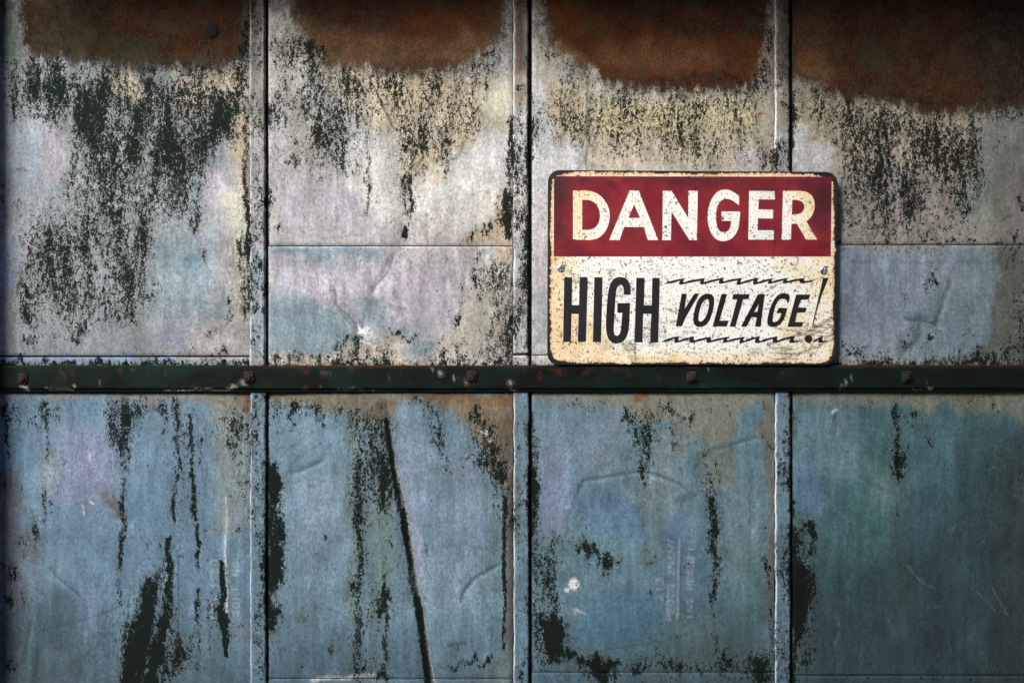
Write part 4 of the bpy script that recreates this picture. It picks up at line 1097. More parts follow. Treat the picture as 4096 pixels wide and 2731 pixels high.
# patina on the strips follows the sheet but is a touch cleaner
for x0_, w_ in ((1001, 60), (2054, 58), (3100, 58)):
    strip(x0_, w_, YTOP, 1416 if x0_ == 2054 else 1470)
    strip(x0_ + 2, w_ + 2, 1556, 2950)
    strip(x0_ + 2, w_ + 2, 2950.5, y_ground - 20, step=30)
strip(2052, 62, 1421, 1470, 10.5)

# a dark plug that closes a bolt hole in the first sheet
PLUG = flat_dark('black_rubber', (.006, .006, .006), .9)


def lathe(name, cx, cy, prof, mat, parent, seg=32, squash=1.0):
    """prof: list of (radius, height) in wall units, from the rim to the centre"""
    v, f = [], []
    for r_, h_ in prof:
        for k in range(seg):
            t = 2 * math.pi * k / seg
            v.append((wx(cx + r_ * math.cos(t)), -h_ * S, wz(cy + squash * r_ * math.sin(t))))
    for a in range(len(prof) - 1):
        for k in range(seg):
            k2 = (k + 1) % seg
            f.append((a * seg + k, (a + 1) * seg + k, (a + 1) * seg + k2, a * seg + k2))
    v.append((wx(cx), -prof[-1][1] * S, wz(cy)))
    c = len(v) - 1
    for k in range(seg):
        f.append(((len(prof) - 1) * seg + k, c, (len(prof) - 1) * seg + (k + 1) % seg))
    return mesh_obj(name, v, f, mat, parent)


lathe('hole_plug', 848, 124, [(30, -4), (29, 1), (26, 4), (20, 6.5), (10, 8)], PLUG, wall, 36, 1.12)

# ------------------------------------------------------------------ iron rail across the wall
BR = np.zeros_like(GX); BC = np.zeros_like(GX)
for x_, y_, rx_, ry_, a_ in [(255, 1492, 34, 12, 1), (300, 1490, 30, 14, .6), (490, 1487, 20, 14, .7), (590, 1480, 14, 10, .6), (665, 1488, 10, 10, .8), (790, 1550, 30, 9, .8), (985, 1495, 16, 20, .8), (1080, 1553, 34, 6, .8), (1230, 1545, 16, 14, .9), (1220, 1478, 40, 14, .6), (1405, 1476, 10, 14, .7), (1450, 1475, 30, 8, .5), (1610, 1475, 12, 12, .6), (1880, 1505, 40, 36, .7), (1885, 1548, 30, 12, .6), (2100, 1480, 16, 14, .6), (2155, 1500, 22, 18, .8), (2230, 1475, 60, 12, .6), (2420, 1470, 90, 14, .9), (2340, 1485, 40, 12, .6), (2640, 1515, 12, 16, .9), (2500, 1480, 20, 12, .6), (2690, 1550, 20, 6, .7), (2820, 1550, 40, 6, .6), (2765, 1470, 30, 12, .7), (2420, 1545, 12, 10, .6), (3130, 1490, 20, 14, .5), (3170, 1490, 20, 20, .4), (3620, 1505, 40, 30, .6), (3400, 1548, 8, 10, .6), (640, 1548, 40, 8, .5), (3080, 1555, 40, 5, .6), (120, 1480, 20, 8, .5)]:
    fmax(BR, m_blob(x_, y_, rx_, ry_, .9, .8), a_)
fmax(BR, m_line([(1000, 1461), (2190, 1461)], 10, 8, .9, .1), .8); fmax(BR, m_line([(3350, 1463), (4110, 1463)], 9, 8, .9, .1), .6)
for pts_, w_, a_ in [([(1718, 1467), (1740, 1487), (1775, 1505), (1820, 1512), (1872, 1525)], 6, .9), ([(1288, 1490), (1345, 1493)], 7, .8), ([(1345, 1493), (1355, 1502)], 5, .5), ([(920, 1552), (990, 1535)], 16, .8), ([(965, 1530), (990, 1540)], 18, .8), ([(660, 1560), (760, 1558), (920, 1557)], 6, .8), ([(90, 1540), (118, 1556)], 18, .9), ([(190, 1553), (300, 1551)], 8, .6), ([(3420, 1500), (3400, 1518), (3358, 1550)], 9, .6), ([(3700, 1550), (3718, 1552)], 12, .9), ([(3702, 1515), (3704, 1545)], 4, .4), ([(2028, 1535), (2040, 1528), (2056, 1535)], 12, .8), ([(2035, 1553), (2068, 1556)], 8, .7), ([(1530, 1520), (1570, 1515)], 9, .5), ([(1565, 1505), (1640, 1500)], 7, .4), ([(1360, 1555), (1500, 1556)], 5, .5), ([(2829, 1460), (2829, 1482)], 4, .9), ([(520, 1480), (545, 1481)], 6, .6), ([(395, 1520), (402, 1545)], 5, .4), ([(300, 1537), (305, 1545)], 9, .8), ([(3600, 1556), (3700, 1552)], 4, .4), ([(1288, 1540), (1290, 1557)], 6, .3)]:
    fmax(BC, m_line(pts_, w_ * .6, w_ * .6, .9, .5), a_ * .8)
nb = Nodes('dark_green_iron_paint')
rs, ck_ = nb.attr('rust'), nb.attr('chalk')
v1, v2, v3 = nb.noise(40, 5, .7, (.5, 1, 1)), nb.noise(260, 4, .75), nb.noise(700, 2, .7)
bc = nb.mix(nb.rng(v1, .4, .62), (.0030, .0105, .0082), (.0042, .0048, .0042))
bc = nb.mix(nb.rng(nb.noise(9, 3, .6, (.6, 1, 1)), .52, .64, 0, .7), bc, (.0045, .019, .0145))
bc = nb.mix(nb.rng(v3, .60, .82, 0, .45), bc, (.035, .048, .040))
bc = nb.mix(nb.math('MULTIPLY', nb.rng(v2, .64, .74), .35), bc, (.05, .030, .018))
bc = nb.mix(nb.math('MULTIPLY', rs, nb.rng(v2, .44, .60), clamp=True), bc, (.105, .036, .014))
bc = nb.mix(nb.math('MULTIPLY', ck_, nb.rng(nb.noise(420, 3, .7), .40, .55), clamp=True), bc, (.55, .57, .56))
RAILM = nb.out(bc, nb.rng(v1, .3, .7, .55, .85), 0, nb.bump(nb.math('ADD', v2, nb.math('MULTIPLY', v1, 1.5)), .0012, .6), .08)

rail = empty('iron_rail', 'dark green iron rail with rusty square bolts running across the wall under the sign', 'rail')
prof = np.array([(1459.5, -2), (1460.2, 17), (1461.8, 20.5), (1464.5, 22), (1475, 22.3), (1490, 22), (1510, 22), (1530, 22), (1545, 22.2), (1551, 22), (1553.5, 20), (1555.5, 17), (1558, 15.8), (1562, 15.4), (1565, 14.5), (1566.5, 11), (1567, -2)])
xa = np.arange(-34, 4130.1, 5.0)
PX = np.repeat(xa[None, :], len(prof), 0); PY = np.repeat(prof[:, :1], len(xa), 1)
sag = 1.6 * np.sin(xa / 900.0) + sample(2.0 * WY / 26, xa, np.full(len(xa), 1500.0))
PY = PY + sag[None, :] * .6
PH = np.repeat(prof[:, 1:], len(xa), 1) + sample(.15 * H, PX.ravel(), PY.ravel()).reshape(PX.shape)
mesh_obj('rail_bar', to_world(PX.ravel(), PY.ravel(), PH.ravel()), grid_faces(len(prof), len(xa)), RAILM, rail, True, {'rust': sample(BR, PX.ravel(), PY.ravel()), 'chalk': sample(BC, PX.ravel(), PY.ravel())})

nr_ = Nodes('rusted_iron')
q1, q2 = nr_.noise(150, 5, .75), nr_.noise(500, 3, .7)
rc = nr_.mix(nr_.rng(q1, .42, .66), (.006, .006, .005), (.050, .023, .013))
rc = nr_.mix(nr_.rng(q2, .60, .74, 0, .7), rc, (.17, .085, .055))
rc = nr_.mix(nr_.rng(nr_.noise(60, 3, .6), .5, .62), rc, (.010, .014, .011))
RUSTY = nr_.out(rc, .85, .1, nr_.bump(nr_.math('ADD', q1, q2), .0015, .9), .3)


def bolt(cx, cy, rot, k):
    """square head with worn corners and a round peened shank end"""
    r_ = np.random.default_rng(100 + k)
    seg, v, f = 40, [], []
    prof_ = [(1.06, 20.5), (1.03, 24), (.97, 27.5), (.86, 29), (.60, 29.2)]
    jit = 1 + .05 * r_.uniform(-1, 1, seg)
    for sc, h_ in prof_:
        for q in range(seg):
            t = 2 * math.pi * q / seg
            c_, s_ = math.cos(t), math.sin(t)
            e = (abs(c_) ** 5 + abs(s_) ** 5) ** (-1 / 5)
            x_, y_ = 20 * sc * e * c_ * jit[q], 22 * sc * e * s_ * jit[q]
            v.append((wx(cx + x_ * math.cos(rot) - y_ * math.sin(rot)), -(h_ + .5 * r_.uniform(-1, 1)) * S, wz(cy + x_ * math.sin(rot) + y_ * math.cos(rot))))
    for a in range(len(prof_) - 1):
        for q in range(seg):
            f.append((a * seg + q, (a + 1) * seg + q, (a + 1) * seg + (q + 1) % seg, a * seg + (q + 1) % seg))
    v.append((wx(cx), -29.2 * S, wz(cy)))
    for q in range(seg):
        f.append(((len(prof_) - 1) * seg + q, len(v) - 1, (len(prof_) - 1) * seg + (q + 1) % seg))
    b_ = mesh_obj('bolt', v, f, RUSTY, rail)
    lathe('shank_end', cx - 1, cy + 2, [(14, 28.5), (13.5, 32), (11, 35), (6, 36)], RUSTY, b_, 24)


for k, (bx_, by_, ro_) in enumerate([(98, 1514, .1), (1000, 1508, -.06), (1889, 1505, .05), (2765, 1508, .02), (3621, 1507, -.05)]):
    bolt(bx_, by_, ro_, k)

# ------------------------------------------------------------------ the warning sign
sign = empty('warning_sign', 'rusty enamel DANGER HIGH VOLTAGE sign in red, cream and black resting above the iron rail', 'sign')
CORN = [(2191, 684), (3344, 692), (3338, 1461), (2188, 1459)]
SH = 26.0                                   # the back of the plate stands this far off the wall
ST_ = 5.0                                   # plate thickness


def sign_xy(u, v):
    a, b, c, d = [np.array(q, float) for q in CORN]
    u, v = np.asarray(u)[..., None], np.asarray(v)[..., None]
    return (a * (1 - u) + b * u) * (1 - v) + (d * (1 - u) + c * u) * v


SW, SHH, RAD = 1151.0, 772.0, 46.0


def rr_dist(x, y, rad=RAD):
    """inside distance to the rounded outline, x and y in plate units"""
    qx, qy = np.abs(x - SW / 2) - (SW / 2 - rad), np.abs(y - SHH / 2) - (SHH / 2 - rad)
    return -(np.hypot(np.maximum(qx, 0), np.maximum(qy, 0)) + np.minimum(np.maximum(qx, qy), 0) - rad)


# black plate body
pl = Nodes('black_enamel')
p1, p2 = pl.noise(130, 5, .7), pl.noise(500, 3, .7)
pc = pl.mix(pl.rng(p1, .52, .7, 0, .8), (.009, .009, .0095), (.045, .008, .012))
pc = pl.mix(pl.rng(p2, .68, .76, 0, .7), pc, (.3, .27, .26))
BLACKP = pl.out(pc, .5, 0, pl.bump(p1, .0006, .5), .4)
outl = []
for cx_, cy_, a0 in ((SW - RAD, RAD, -90), (SW - RAD, SHH - RAD, 0), (RAD, SHH - RAD, 90), (RAD, RAD, 180)):
    for k in range(13):
        t = R(a0 + 90 * k / 12)
        outl.append((cx_ + RAD * math.cos(t), cy_ + RAD * math.sin(t)))
outl = np.array(outl)
rings, n_o = [(0.0, 0.0), (0.0, ST_ - 1.5), (1.5, ST_ - .3), (4.0, ST_)], len(outl)
v, f = [], []
cen = np.array([SW / 2, SHH / 2])
for ins_, hh_ in rings:
    d_ = (outl - cen)
    o2 = cen + d_ * (1 - ins_ / np.abs(d_).max(1))[:, None] if ins_ else outl
    xy = sign_xy(o2[:, 0] / SW, o2[:, 1] / SHH)
    for q in xy:
        v.append((wx(q[0]), -(SH + hh_) * S, wz(q[1])))
for a in range(len(rings) - 1):
    for k in range(n_o):
        f.append((a * n_o + k, a * n_o + (k + 1) % n_o, (a + 1) * n_o + (k + 1) % n_o, (a + 1) * n_o + k))
f.append(tuple(range((len(rings) - 1) * n_o, len(rings) * n_o)))
f.append(tuple(range(n_o - 1, -1, -1)))
mesh_obj('plate', v, f, BLACKP, sign, False)

# stains and scratches on the face (same surface units as the wall)
SY = np.zeros_like(GX); SB = np.zeros_like(GX); SM = np.zeros_like(GX); SD = np.zeros_like(GX)
fmax(SY, m_poly([(2150, 640), (2330, 640), (2300, 1060), (2290, 1200), (2420, 1300), (2480, 1500), (2150, 1500)], 60), .85)
fmax(SY, m_poly([(2150, 640), (2500, 640), (2360, 960), (2150, 1100)], 70), .7)
fmax(SY, m_poly([(3130, 640), (3400, 640), (3400, 1500), (3260, 1500), (3300, 1300), (3220, 1060)], 70), .75)
fmax(SY, m_poly([(2150, 650), (3400, 650), (3400, 745), (2150, 745)], 18), .8)
fmax(SY, m_poly([(2150, 1405), (3400, 1405), (3400, 1500), (2150, 1500)], 30), .7)
fmax(SY, m_poly([(3080, 1040), (3340, 1040), (3340, 1140), (3160, 1150)], 40), .6)
fmax(SY, m_poly([(3100, 1240), (3340, 1200), (3340, 1460), (3060, 1460)], 50), .55)
fmax(SY, m_blob(2330, 1330, 150, 150, 1), .95)
fmax(SY, m_blob(2420, 1120, 90, 40, 1), .3)
for x_, y_, rx_, ry_, a_ in [(2870, 1038, 60, 14, .9), (2930, 1160, 30, 30, .6), (2268, 1075, 22, 22, .6), (2640, 1080, 30, 30, .35), (2470, 1170, 40, 30, .45), (2430, 1385, 40, 40, .7), (2280, 1400, 10, 12, .7), (3150, 1420, 40, 26, .95), (3230, 1405, 40, 20, .6), (3060, 1380, 30, 20, .6), (2540, 1435, 40, 16, .8), (2650, 1330, 30, 40, .55), (3200, 1320, 30, 26, .5), (3068, 1160, 9, 8, .9), (3100, 1156, 8, 6, .8), (3145, 1156, 9, 6, .8), (3170, 1156, 12, 8, .6), (3050, 1170, 24, 8, .4), (2720, 1385, 30, 14, .4), (2600, 1300, 40, 60, .35)]:
    fmax(SB, m_blob(x_, y_, rx_, ry_, 1, 1), a_)
for _ in range(24):
    x_, y_ = rng.uniform(2560, 2760), rng.uniform(1180, 1420)
    l_ = rng.uniform(15, 60)
    fmax(SM, m_line([(x_, y_), (x_ + l_, y_ + rng.uniform(-2, 6))], 6, 5, .9, .3), rng.uniform(.5, 1))
for _ in range(20):
    x_, y_ = rng.uniform(2980, 3140), rng.uniform(1385, 1420)
    l_ = rng.uniform(20, 70)
    fmax(SM, m_line([(x_, y_), (x_ + l_, y_ + rng.uniform(-3, 6))], 5, 4, .9, .3), rng.uniform(.4, .9))
for _ in range(7):
    y_ = rng.uniform(1140, 1230); x_ = rng.uniform(2400, 2490)
    fmax(SM, m_line([(x_, y_), (x_ + rng.uniform(20, 50), y_ + 5)], 5, 4, .9, .3), .8)
for _ in range(8):
    x_ = rng.uniform(2480, 2520)
    fmax(SM, m_line([(x_, rng.uniform(1365, 1385)), (x_ + rng.uniform(20, 40), rng.uniform(1395, 1420))], 5, 4, .9, .3), .7)
for pts_ in [[(3330, 1278), (3200, 1340), (3060, 1380)], [(3335, 1262), (3250, 1310)], [(3335, 1300), (3230, 1345)], [(3335, 1352), (3200, 1410), (3090, 1445)], [(3330, 1338), (3290, 1350)], [(3090, 1312), (3160, 1322), (3200, 1335)], [(2438, 1082), (2440, 1110), (2446, 1120)], [(2446, 1080), (2438, 1095)], [(3184, 1030), (3182, 1055), (3165, 1078)], [(2304, 1305), (2300, 1330), (2310, 1345)], [(2252, 1118), (2355, 1130)], [(2290, 1128), (2370, 1137)], [(2880, 1330), (2870, 1345)], [(3240, 1375), (3255, 1390), (3275, 1380)], [(3080, 1150), (3100, 1138)], [(2540, 1300), (2538, 1450)], [(2670, 1240), (2700, 1255), (2705, 1240)]]:
    fmax(SM, m_line(pts_, 7, 6, .9, .25), .95)
for x_, y_, rx_, ry_, a_ in [(2225, 760, 110, 190, 1), (2240, 900, 40, 130, .85), (2330, 735, 60, 30, .8), (2445, 745, 40, 24, .8), (2620, 730, 60, 20, .5), (2800, 725, 460, 50, .7), (3000, 740, 40, 20, .7), (3290, 800, 150, 170, 1), (3290, 900, 50, 80, .7), (3280, 985, 30, 26, .75), (3200, 740, 120, 30, .7), (2890, 990, 60, 40, .5), (2960, 1005, 40, 20, .45), (2250, 990, 50, 30, .4), (3140, 770, 20, 16, .6), (2820, 745, 26, 16, .6)]:
    fmax(SD, m_blob(x_, y_, rx_, ry_, 1, 1), a_)
SCR = np.clip(blur(SM, 22) * 2.6, 0, 1)
fmax(SM, m_line([(3093, 700), (3093, 1025)], 6, 5, .9, .2), .45)
fmax(SM, m_line([(3093, 960), (3092, 1025)], 7, 6, .9, .2), .9); fmax(SM, m_line([(2620, 955), (2619, 985)], 6, 5, .9, .1), .9)


def sign_material(kind):
    n = Nodes('sign_' + kind)
    ye, br, sm, sd_ = n.attr('yellow'), n.attr('brown'), n.attr('scratch'), n.attr('soot')
    nA, nB, nC = n.noise(420, 2, .6, (1, 1, .8)), n.noise(210, 4, .75), n.noise(36, 4, .65)
    if kind in ('cream', 'lettering_white'):
        yy = n.math('ADD', ye, n.rng(nC, .3, .7, -.22, .22), clamp=True)
        base = n.mix(n.rng(yy, .1, .7), (.74, .77, .75), (.72, .66, .48))
        base = n.mix(n.rng(yy, .62, 1.1), base, (.66, .46, .24))
    elif kind == 'red':
        base = n.mix(n.rng(nC, .36, .62), (.185, .008, .022), (.29, .016, .022))
        base = n.mix(n.rng(n.noise(14, 3, .6), .45, .65, 0, .6), base, (.105, .007, .024))
        base = n.mix(n.math('MULTIPLY', sd_, n.rng(nC, .25, .6, .65, 1.0), clamp=True), base, (.022, .006, .012))
        base = n.mix(n.rng(n.noise(700, 2, .7), .3, .7, .45, 0), base, (.05, .006, .012))
    else:
        base = n.mix(n.rng(n.noise(50, 4, .6, (2, 1, .3)), .45, .65), (.0085, .0085, .0085), (.010, .011, .024) if kind == 'lettering_navy' else (.0095, .0095, .010))
    g1 = n.rng(n.noise(900, 2, .7), .25, .75, .86, 1.14)
    gr = n.new('ShaderNodeCombineColor')
    for q in range(3):
        n.put(gr.inputs[q], g1)
    base = n.mix(1.0, base, gr.outputs[0], 'MULTIPLY')
    if kind in ('cream', 'lettering_white'):
        base = n.mix(n.math('MULTIPLY', br, n.rng(nB, .36, .62), clamp=True), base, (.10, .045, .020))
        spk = n.rng(nA, .620, .655)
        spk2 = n.math('MULTIPLY', n.rng(nB, .585, .62), n.rng(n.noise(22, 2, .6), .42, .56))
        base = n.mix(n.math('MAXIMUM', spk, spk2), base, (.030, .018, .012))
        scn = n.math('MAXIMUM', n.rng(n.noise(330, 3, .65, (.10, 1, 1.3)), .57, .61), n.rng(n.noise(330, 4, .75), .60, .64))
        base = n.mix(n.math('MULTIPLY', n.attr('scrape'), scn, clamp=True), base, (.045, .018, .011))
        base = n.mix(n.math('MULTIPLY', sm, n.rng(n.noise(420, 3, .7), .36, .5), clamp=True), base, (.020, .012, .009))
    elif kind == 'red':
        spk = n.rng(nA, .645, .70, 0, .8)
        base = n.mix(spk, base, (.02, .006, .008))
        base = n.mix(n.math('MULTIPLY', sm, n.rng(n.noise(300, 3, .7), .36, .5), clamp=True), base, (.012, .006, .007))
        base = n.mix(n.rng(n.noise(560, 3, .75, (1, 1, .4)), .70, .76, 0, .6), base, (.45, .10, .12))
    else:
        base = n.mix(n.rng(n.noise(800, 2, .7), .70, .76, 0, .7), base, (.22, .23, .26))
    if kind == 'cream':
        ed = n.attr('edge')
        jag = n.math('ADD', n.math('MULTIPLY', n.rng(n.noise(170, 5, .75), .3, .7, -1, 1), 7.0), n.math('MULTIPLY', n.rng(n.noise(40, 3, .6), .3, .7, -1, 1), 5.0))
        em = n.rng(n.math('ADD', ed, jag), -.6, .8)
        rim = n.rng(n.math('ADD', ed, jag), 0, 12, .75, 0)
        base = n.mix(n.math('MULTIPLY', rim, n.rng(nB, .40, .6)), base, (.20, .07, .022))
        bl = n.mix(n.rng(nB, .50, .66, 0, .9), (.009, .009, .0095), (.075, .010, .014))
        base = n.mix(em, bl, base)
    h_ = n.math('ADD', n.math('MULTIPLY', nB, .5), nC)
    return n.out(base, n.rng(nC, .3, .7, .38, .62), 0, n.bump(h_, .0005, .35), .4)


CREAM, WHITEL, RED, BLACKL, NAVYL = [sign_material(k) for k in ('cream', 'lettering_white', 'red', 'lettering_black', 'lettering_navy')]


def sign_attrs(px, py):
    return {'yellow': sample(SY, px, py), 'brown': sample(SB, px, py), 'scratch': sample(SM, px, py), 'scrape': sample(SCR, px, py), 'soot': sample(SD, px, py)}


# cream enamel face
ua, va = np.linspace(2, SW - 2, 289), np.linspace(2, SHH - 2, 194)
U, V = np.meshgrid(ua, va)
ed = rr_dist(U, V)
ex, ey = U / SW, V / SHH
thr = 9 + 6 * smooth((ex - .90) / .1) * smooth((.35 - ey) / .35) + 5 * smooth((ex - .97) / .03) + 4 * smooth((.03 - ex) / .03)
corner = smooth(1 - np.minimum(np.minimum(np.hypot(U, V), np.hypot(U - SW, V)), np.minimum(np.hypot(U, V - SHH), np.hypot(U - SW, V - SHH))) / 95.0)
edge_att = ed - thr - 16 * corner
xy = sign_xy(ex, ey)
xs, ys = xy[..., 0].ravel(), xy[..., 1].ravel()
keep = ed.ravel() > 1.5
F = grid_faces(len(va), len(ua))
F = F[keep[F].all(1)]
FACE_H = SH + ST_
warp_h = .9 * np.sin(ex.ravel() * 5 + 1) * np.sin(ey.ravel() * 3.2)
att = sign_attrs(xs, ys); att['edge'] = edge_att.ravel()
used = np.unique(F)
remap = np.full(len(xs), -1); remap[used] = np.arange(len(used))
mesh_obj('cream_face', to_world(xs[used], ys[used], np.full(len(used), FACE_H + .5)), remap[F], CREAM, sign, True, {k: a[used] for k, a in att.items()})

# red field
ra, rb = np.linspace(0, 1, 185), np.linspace(0, 1, 54)
RU_, RV_ = np.meshgrid(ra, rb)
rq = [np.array(q, float) for q in ((2215, 709), (3320, 711), (3316, 1028), (2214, 1028))]
rx_ = ((rq[0][0] * (1 - RU_) + rq[1][0] * RU_) * (1 - RV_) + (rq[3][0] * (1 - RU_) + rq[2][0] * RU_) * RV_).ravel()
ry_ = ((rq[0][1] * (1 - RU_) + rq[1][1] * RU_) * (1 - RV_) + (rq[3][1] * (1 - RU_) + rq[2][1] * RU_) * RV_).ravel()
mesh_obj('red_field', to_world(rx_, ry_, np.full(len(rx_), FACE_H + .9)), grid_faces(len(rb), len(ra)), RED, sign, True, sign_attrs(rx_, ry_))


def glyph(name, loops, mat, h, label=None):
    """a painted letter: outline and counters in wall units, a thin raised coat"""
    cu = bpy.data.curves.new(name, 'CURVE')
    cu.dimensions = '2D'
    cu.fill_mode = 'BOTH'
    cu.extrude = .2 * S
    for lp in loops:
        sp = cu.splines.new('POLY')
        sp.points.add(len(lp) - 1)
        for p, (x, y) in zip(sp.points, lp):
            p.co = (wx(x), wz(y), 0, 1)
        sp.use_cyclic_u = True
    tmp = bpy.data.objects.new(name, cu)
    me_ = tmp.to_mesh()
    vs_ = np.empty(len(me_.vertices) * 3); me_.vertices.foreach_get('co', vs_); vs_ = vs_.reshape(-1, 3)
    fs_ = [tuple(p.vertices) for p in me_.polygons]
    nrm = [p.normal.z for p in me_.polygons]
    tmp.to_mesh_clear(); bpy.data.objects.remove(tmp); bpy.data.curves.remove(cu)
    px, py = vs_[:, 0] / S + 2048, 1365.5 - (vs_[:, 1] - ZC) / S
    vw = [(float(a[0]), float(-h * S - a[2]), float(a[1])) for a in vs_]
    o = mesh_obj(name, vw, fs_, mat, sign, False, sign_attrs(px, py))
    if label:
        o['label'] = label
    return o


def tr(pts, ox, oy, k, ky=None): return [(ox + k * x, oy + (ky or k) * y) for x, y in pts]


def rnd(pts, n=2):
    """round a drawn outline by corner cutting where corners are blunt"""
    for _ in range(n):
        out, m_ = [], len(pts)
        for i in range(m_):
            a, b, c = np.array(pts[i - 1], float), np.array(pts[i], float), np.array(pts[(i + 1) % m_], float)
            u, v_ = b - a, c - b
            cosang = float(u @ v_) / (np.linalg.norm(u) * np.linalg.norm(v_) + 1e-9)
            if cosang > .72:
                L = min(np.linalg.norm(u), np.linalg.norm(v_)) * .25
                out.append(tuple(b - u / np.linalg.norm(u) * L)); out.append(tuple(b + v_ / np.linalg.norm(v_) * L))
            else:
                out.append(tuple(b))
        pts = out
    return pts


K1, K3, K5 = 600 / 1280, 600 / 1222, 300 / 896
ZA, ZB, ZD = (2170, 660, K1), (2760, 660, K1), (2170, 1040, K3)
VA, VB = (2640, 1090, K5), (2920, 1090, 400 / 1195)
LH = FACE_H + 1.5
LETTERS = [
    ('letter_d', [([(257, 226), (380, 226), (440, 238), (500, 275), (545, 335), (568, 400), (570, 455), (555, 530), (520, 590), (475, 628), (420, 645), (257, 643)], ZA), ([(335, 305), (392, 305), (430, 320), (462, 350), (482, 395), (487, 440), (480, 490), (462, 525), (435, 548), (400, 559), (335, 558)], ZA)]),
    ('letter_a', [([(738, 226), (815, 228), (980, 646), (892, 645), (858, 535), (690, 535), (652, 646), (565, 645)], ZA), ([(776, 343), (826, 458), (727, 457)], ZA)]),
    ('letter_n', [([(1384, 143), (1457, 143), (1600, 372), (1602, 143), (1682, 143), (1673, 562), (1610, 562), (1458, 318), (1452, 562), (1380, 562)], (2000, 700, 1100 / 2350))]),
    ('letter_g', [([(408, 272), (345, 228), (290, 214), (230, 228), (180, 285), (148, 370), (138, 450), (148, 530), (175, 600), (220, 645), (270, 657), (330, 645), (375, 605), (405, 540), (418, 403), (258, 403), (258, 483), (341, 483), (338, 520), (325, 555), (305, 575), (275, 581), (245, 572), (225, 545), (213, 490), (212, 430), (222, 360), (245, 318), (275, 298), (310, 295), (350, 308), (408, 352)], ZB)]),
    ('letter_e', [([(493, 229), (711, 231), (711, 302), (575, 301), (571, 385), (697, 388), (695, 463), (568, 462), (565, 562), (705, 563), (700, 643), (486, 642)], ZB)]),
    ('letter_r', [([(781, 229), (930, 229), (985, 238), (1025, 265), (1047, 310), (1050, 365), (1040, 410), (1015, 460), (978, 487), (1070, 641), (975, 641), (900, 507), (852, 508), (848, 643), (769, 642)], ZB), ([(859, 304), (910, 307), (945, 322), (963, 350), (960, 385), (940, 415), (905, 427), (855, 430)], ZB)]),
]
for nm, loops in LETTERS:
    glyph(nm, [rnd(tr(p, *z)) for p, z in loops], WHITEL, LH)
BLACK_LETTERS = [
    ('letter_h', [([(175, 143), (238, 143), (236, 368), (295, 369), (300, 143), (365, 143), (350, 665), (284, 667), (292, 440), (233, 438), (229, 665), (165, 668)], ZD)], 1),
    ('letter_i', [([(419, 143), (485, 143), (472, 668), (406, 667)], ZD)], 1),
    ('letter_g', [([(713, 285), (713, 230), (705, 190), (685, 158), (650, 142), (615, 140), (580, 152), (555, 180), (540, 220), (530, 270), (517, 400), (512, 540), (517, 600), (535, 648), (565, 675), (600, 681), (640, 672), (670, 645), (690, 600), (700, 540), (708, 352), (605, 352), (604, 430), (645, 431), (637, 540), (630, 590), (615, 612), (598, 617), (582, 608), (575, 580), (578, 500), (585, 380), (592, 270), (600, 232), (615, 210), (632, 203), (648, 212), (657, 240), (657, 283)], ZD)], 1),
    ('letter_h', [([(759, 148), (825, 148), (820, 369), (884, 371), (888, 148), (949, 149), (935, 672), (870, 672), (880, 440), (814, 438), (808, 670), (743, 670)], ZD)], 1),
    ('letter_v', [([(248, 256), (308, 256), (283, 434), (398, 256), (456, 254), (345, 450), (300, 530), (272, 590), (250, 642), (178, 642)], VA)], 0),
    ('letter_o', [([(560, 252), (600, 262), (628, 290), (635, 330), (630, 400), (612, 480), (585, 560), (550, 615), (505, 645), (460, 652), (420, 645), (393, 615), (383, 570), (388, 510), (405, 430), (432, 350), (465, 295), (510, 262)], VA), ([(548, 320), (568, 332), (574, 360), (568, 420), (550, 490), (525, 545), (495, 578), (470, 588), (452, 580), (446, 555), (452, 490), (470, 420), (492, 365), (520, 330)], VA)], 0),
    ('letter_l', [([(720, 260), (788, 260), (697, 575), (806, 575), (782, 645), (615, 643)], VA)], 0),
    ('letter_t', [([(25, 262), (221, 261), (205, 321), (142, 322), (48, 648), (-18, 648), (70, 324), (8, 324)], VB)], 0),
    ('letter_a', [([(318, 262), (400, 262), (348, 648), (282, 648), (302, 538), (240, 535), (182, 648), (115, 648)], VB), ([(328, 372), (312, 472), (272, 472)], VB)], 0),
    ('letter_g', [([(695, 320), (697, 285), (680, 260), (640, 248), (590, 252), (545, 278), (505, 330), (470, 400), (445, 480), (428, 560), (428, 610), (445, 640), (480, 651), (530, 648), (580, 620), (615, 580), (640, 530), (668, 428), (562, 422), (538, 488), (597, 488), (580, 540), (550, 580), (515, 595), (492, 585), (492, 540), (508, 460), (530, 390), (560, 335), (590, 315), (620, 316), (650, 326), (664, 348), (667, 378), (684, 355)], VB)], 0),
    ('letter_e', [([(772, 265), (943, 266), (920, 322), (828, 330), (795, 420), (898, 422), (880, 477), (782, 482), (760, 592), (860, 592), (840, 648), (668, 650)], VB)], 0),
    ('exclamation_stroke', [([(1090, 70), (1160, 65), (1120, 160), (1060, 310), (1000, 520), (973, 640), (962, 640), (985, 530), (1030, 330), (1075, 140)], VB)], 0),
    ('exclamation_dot', [([(918 + 45 * math.cos(2 * math.pi * k / 28), 792 + 48 * math.sin(2 * math.pi * k / 28)) for k in range(28)], VB)], 0),
]
for nm, loops, navy in BLACK_LETTERS:
    glyph(nm, [rnd(tr(p, *z)) for p, z in loops], NAVYL if navy else BLACKL, LH - .4)


def px(z, p): return (z[0] + z[2] * p[0], z[1] + z[2] * p[1])


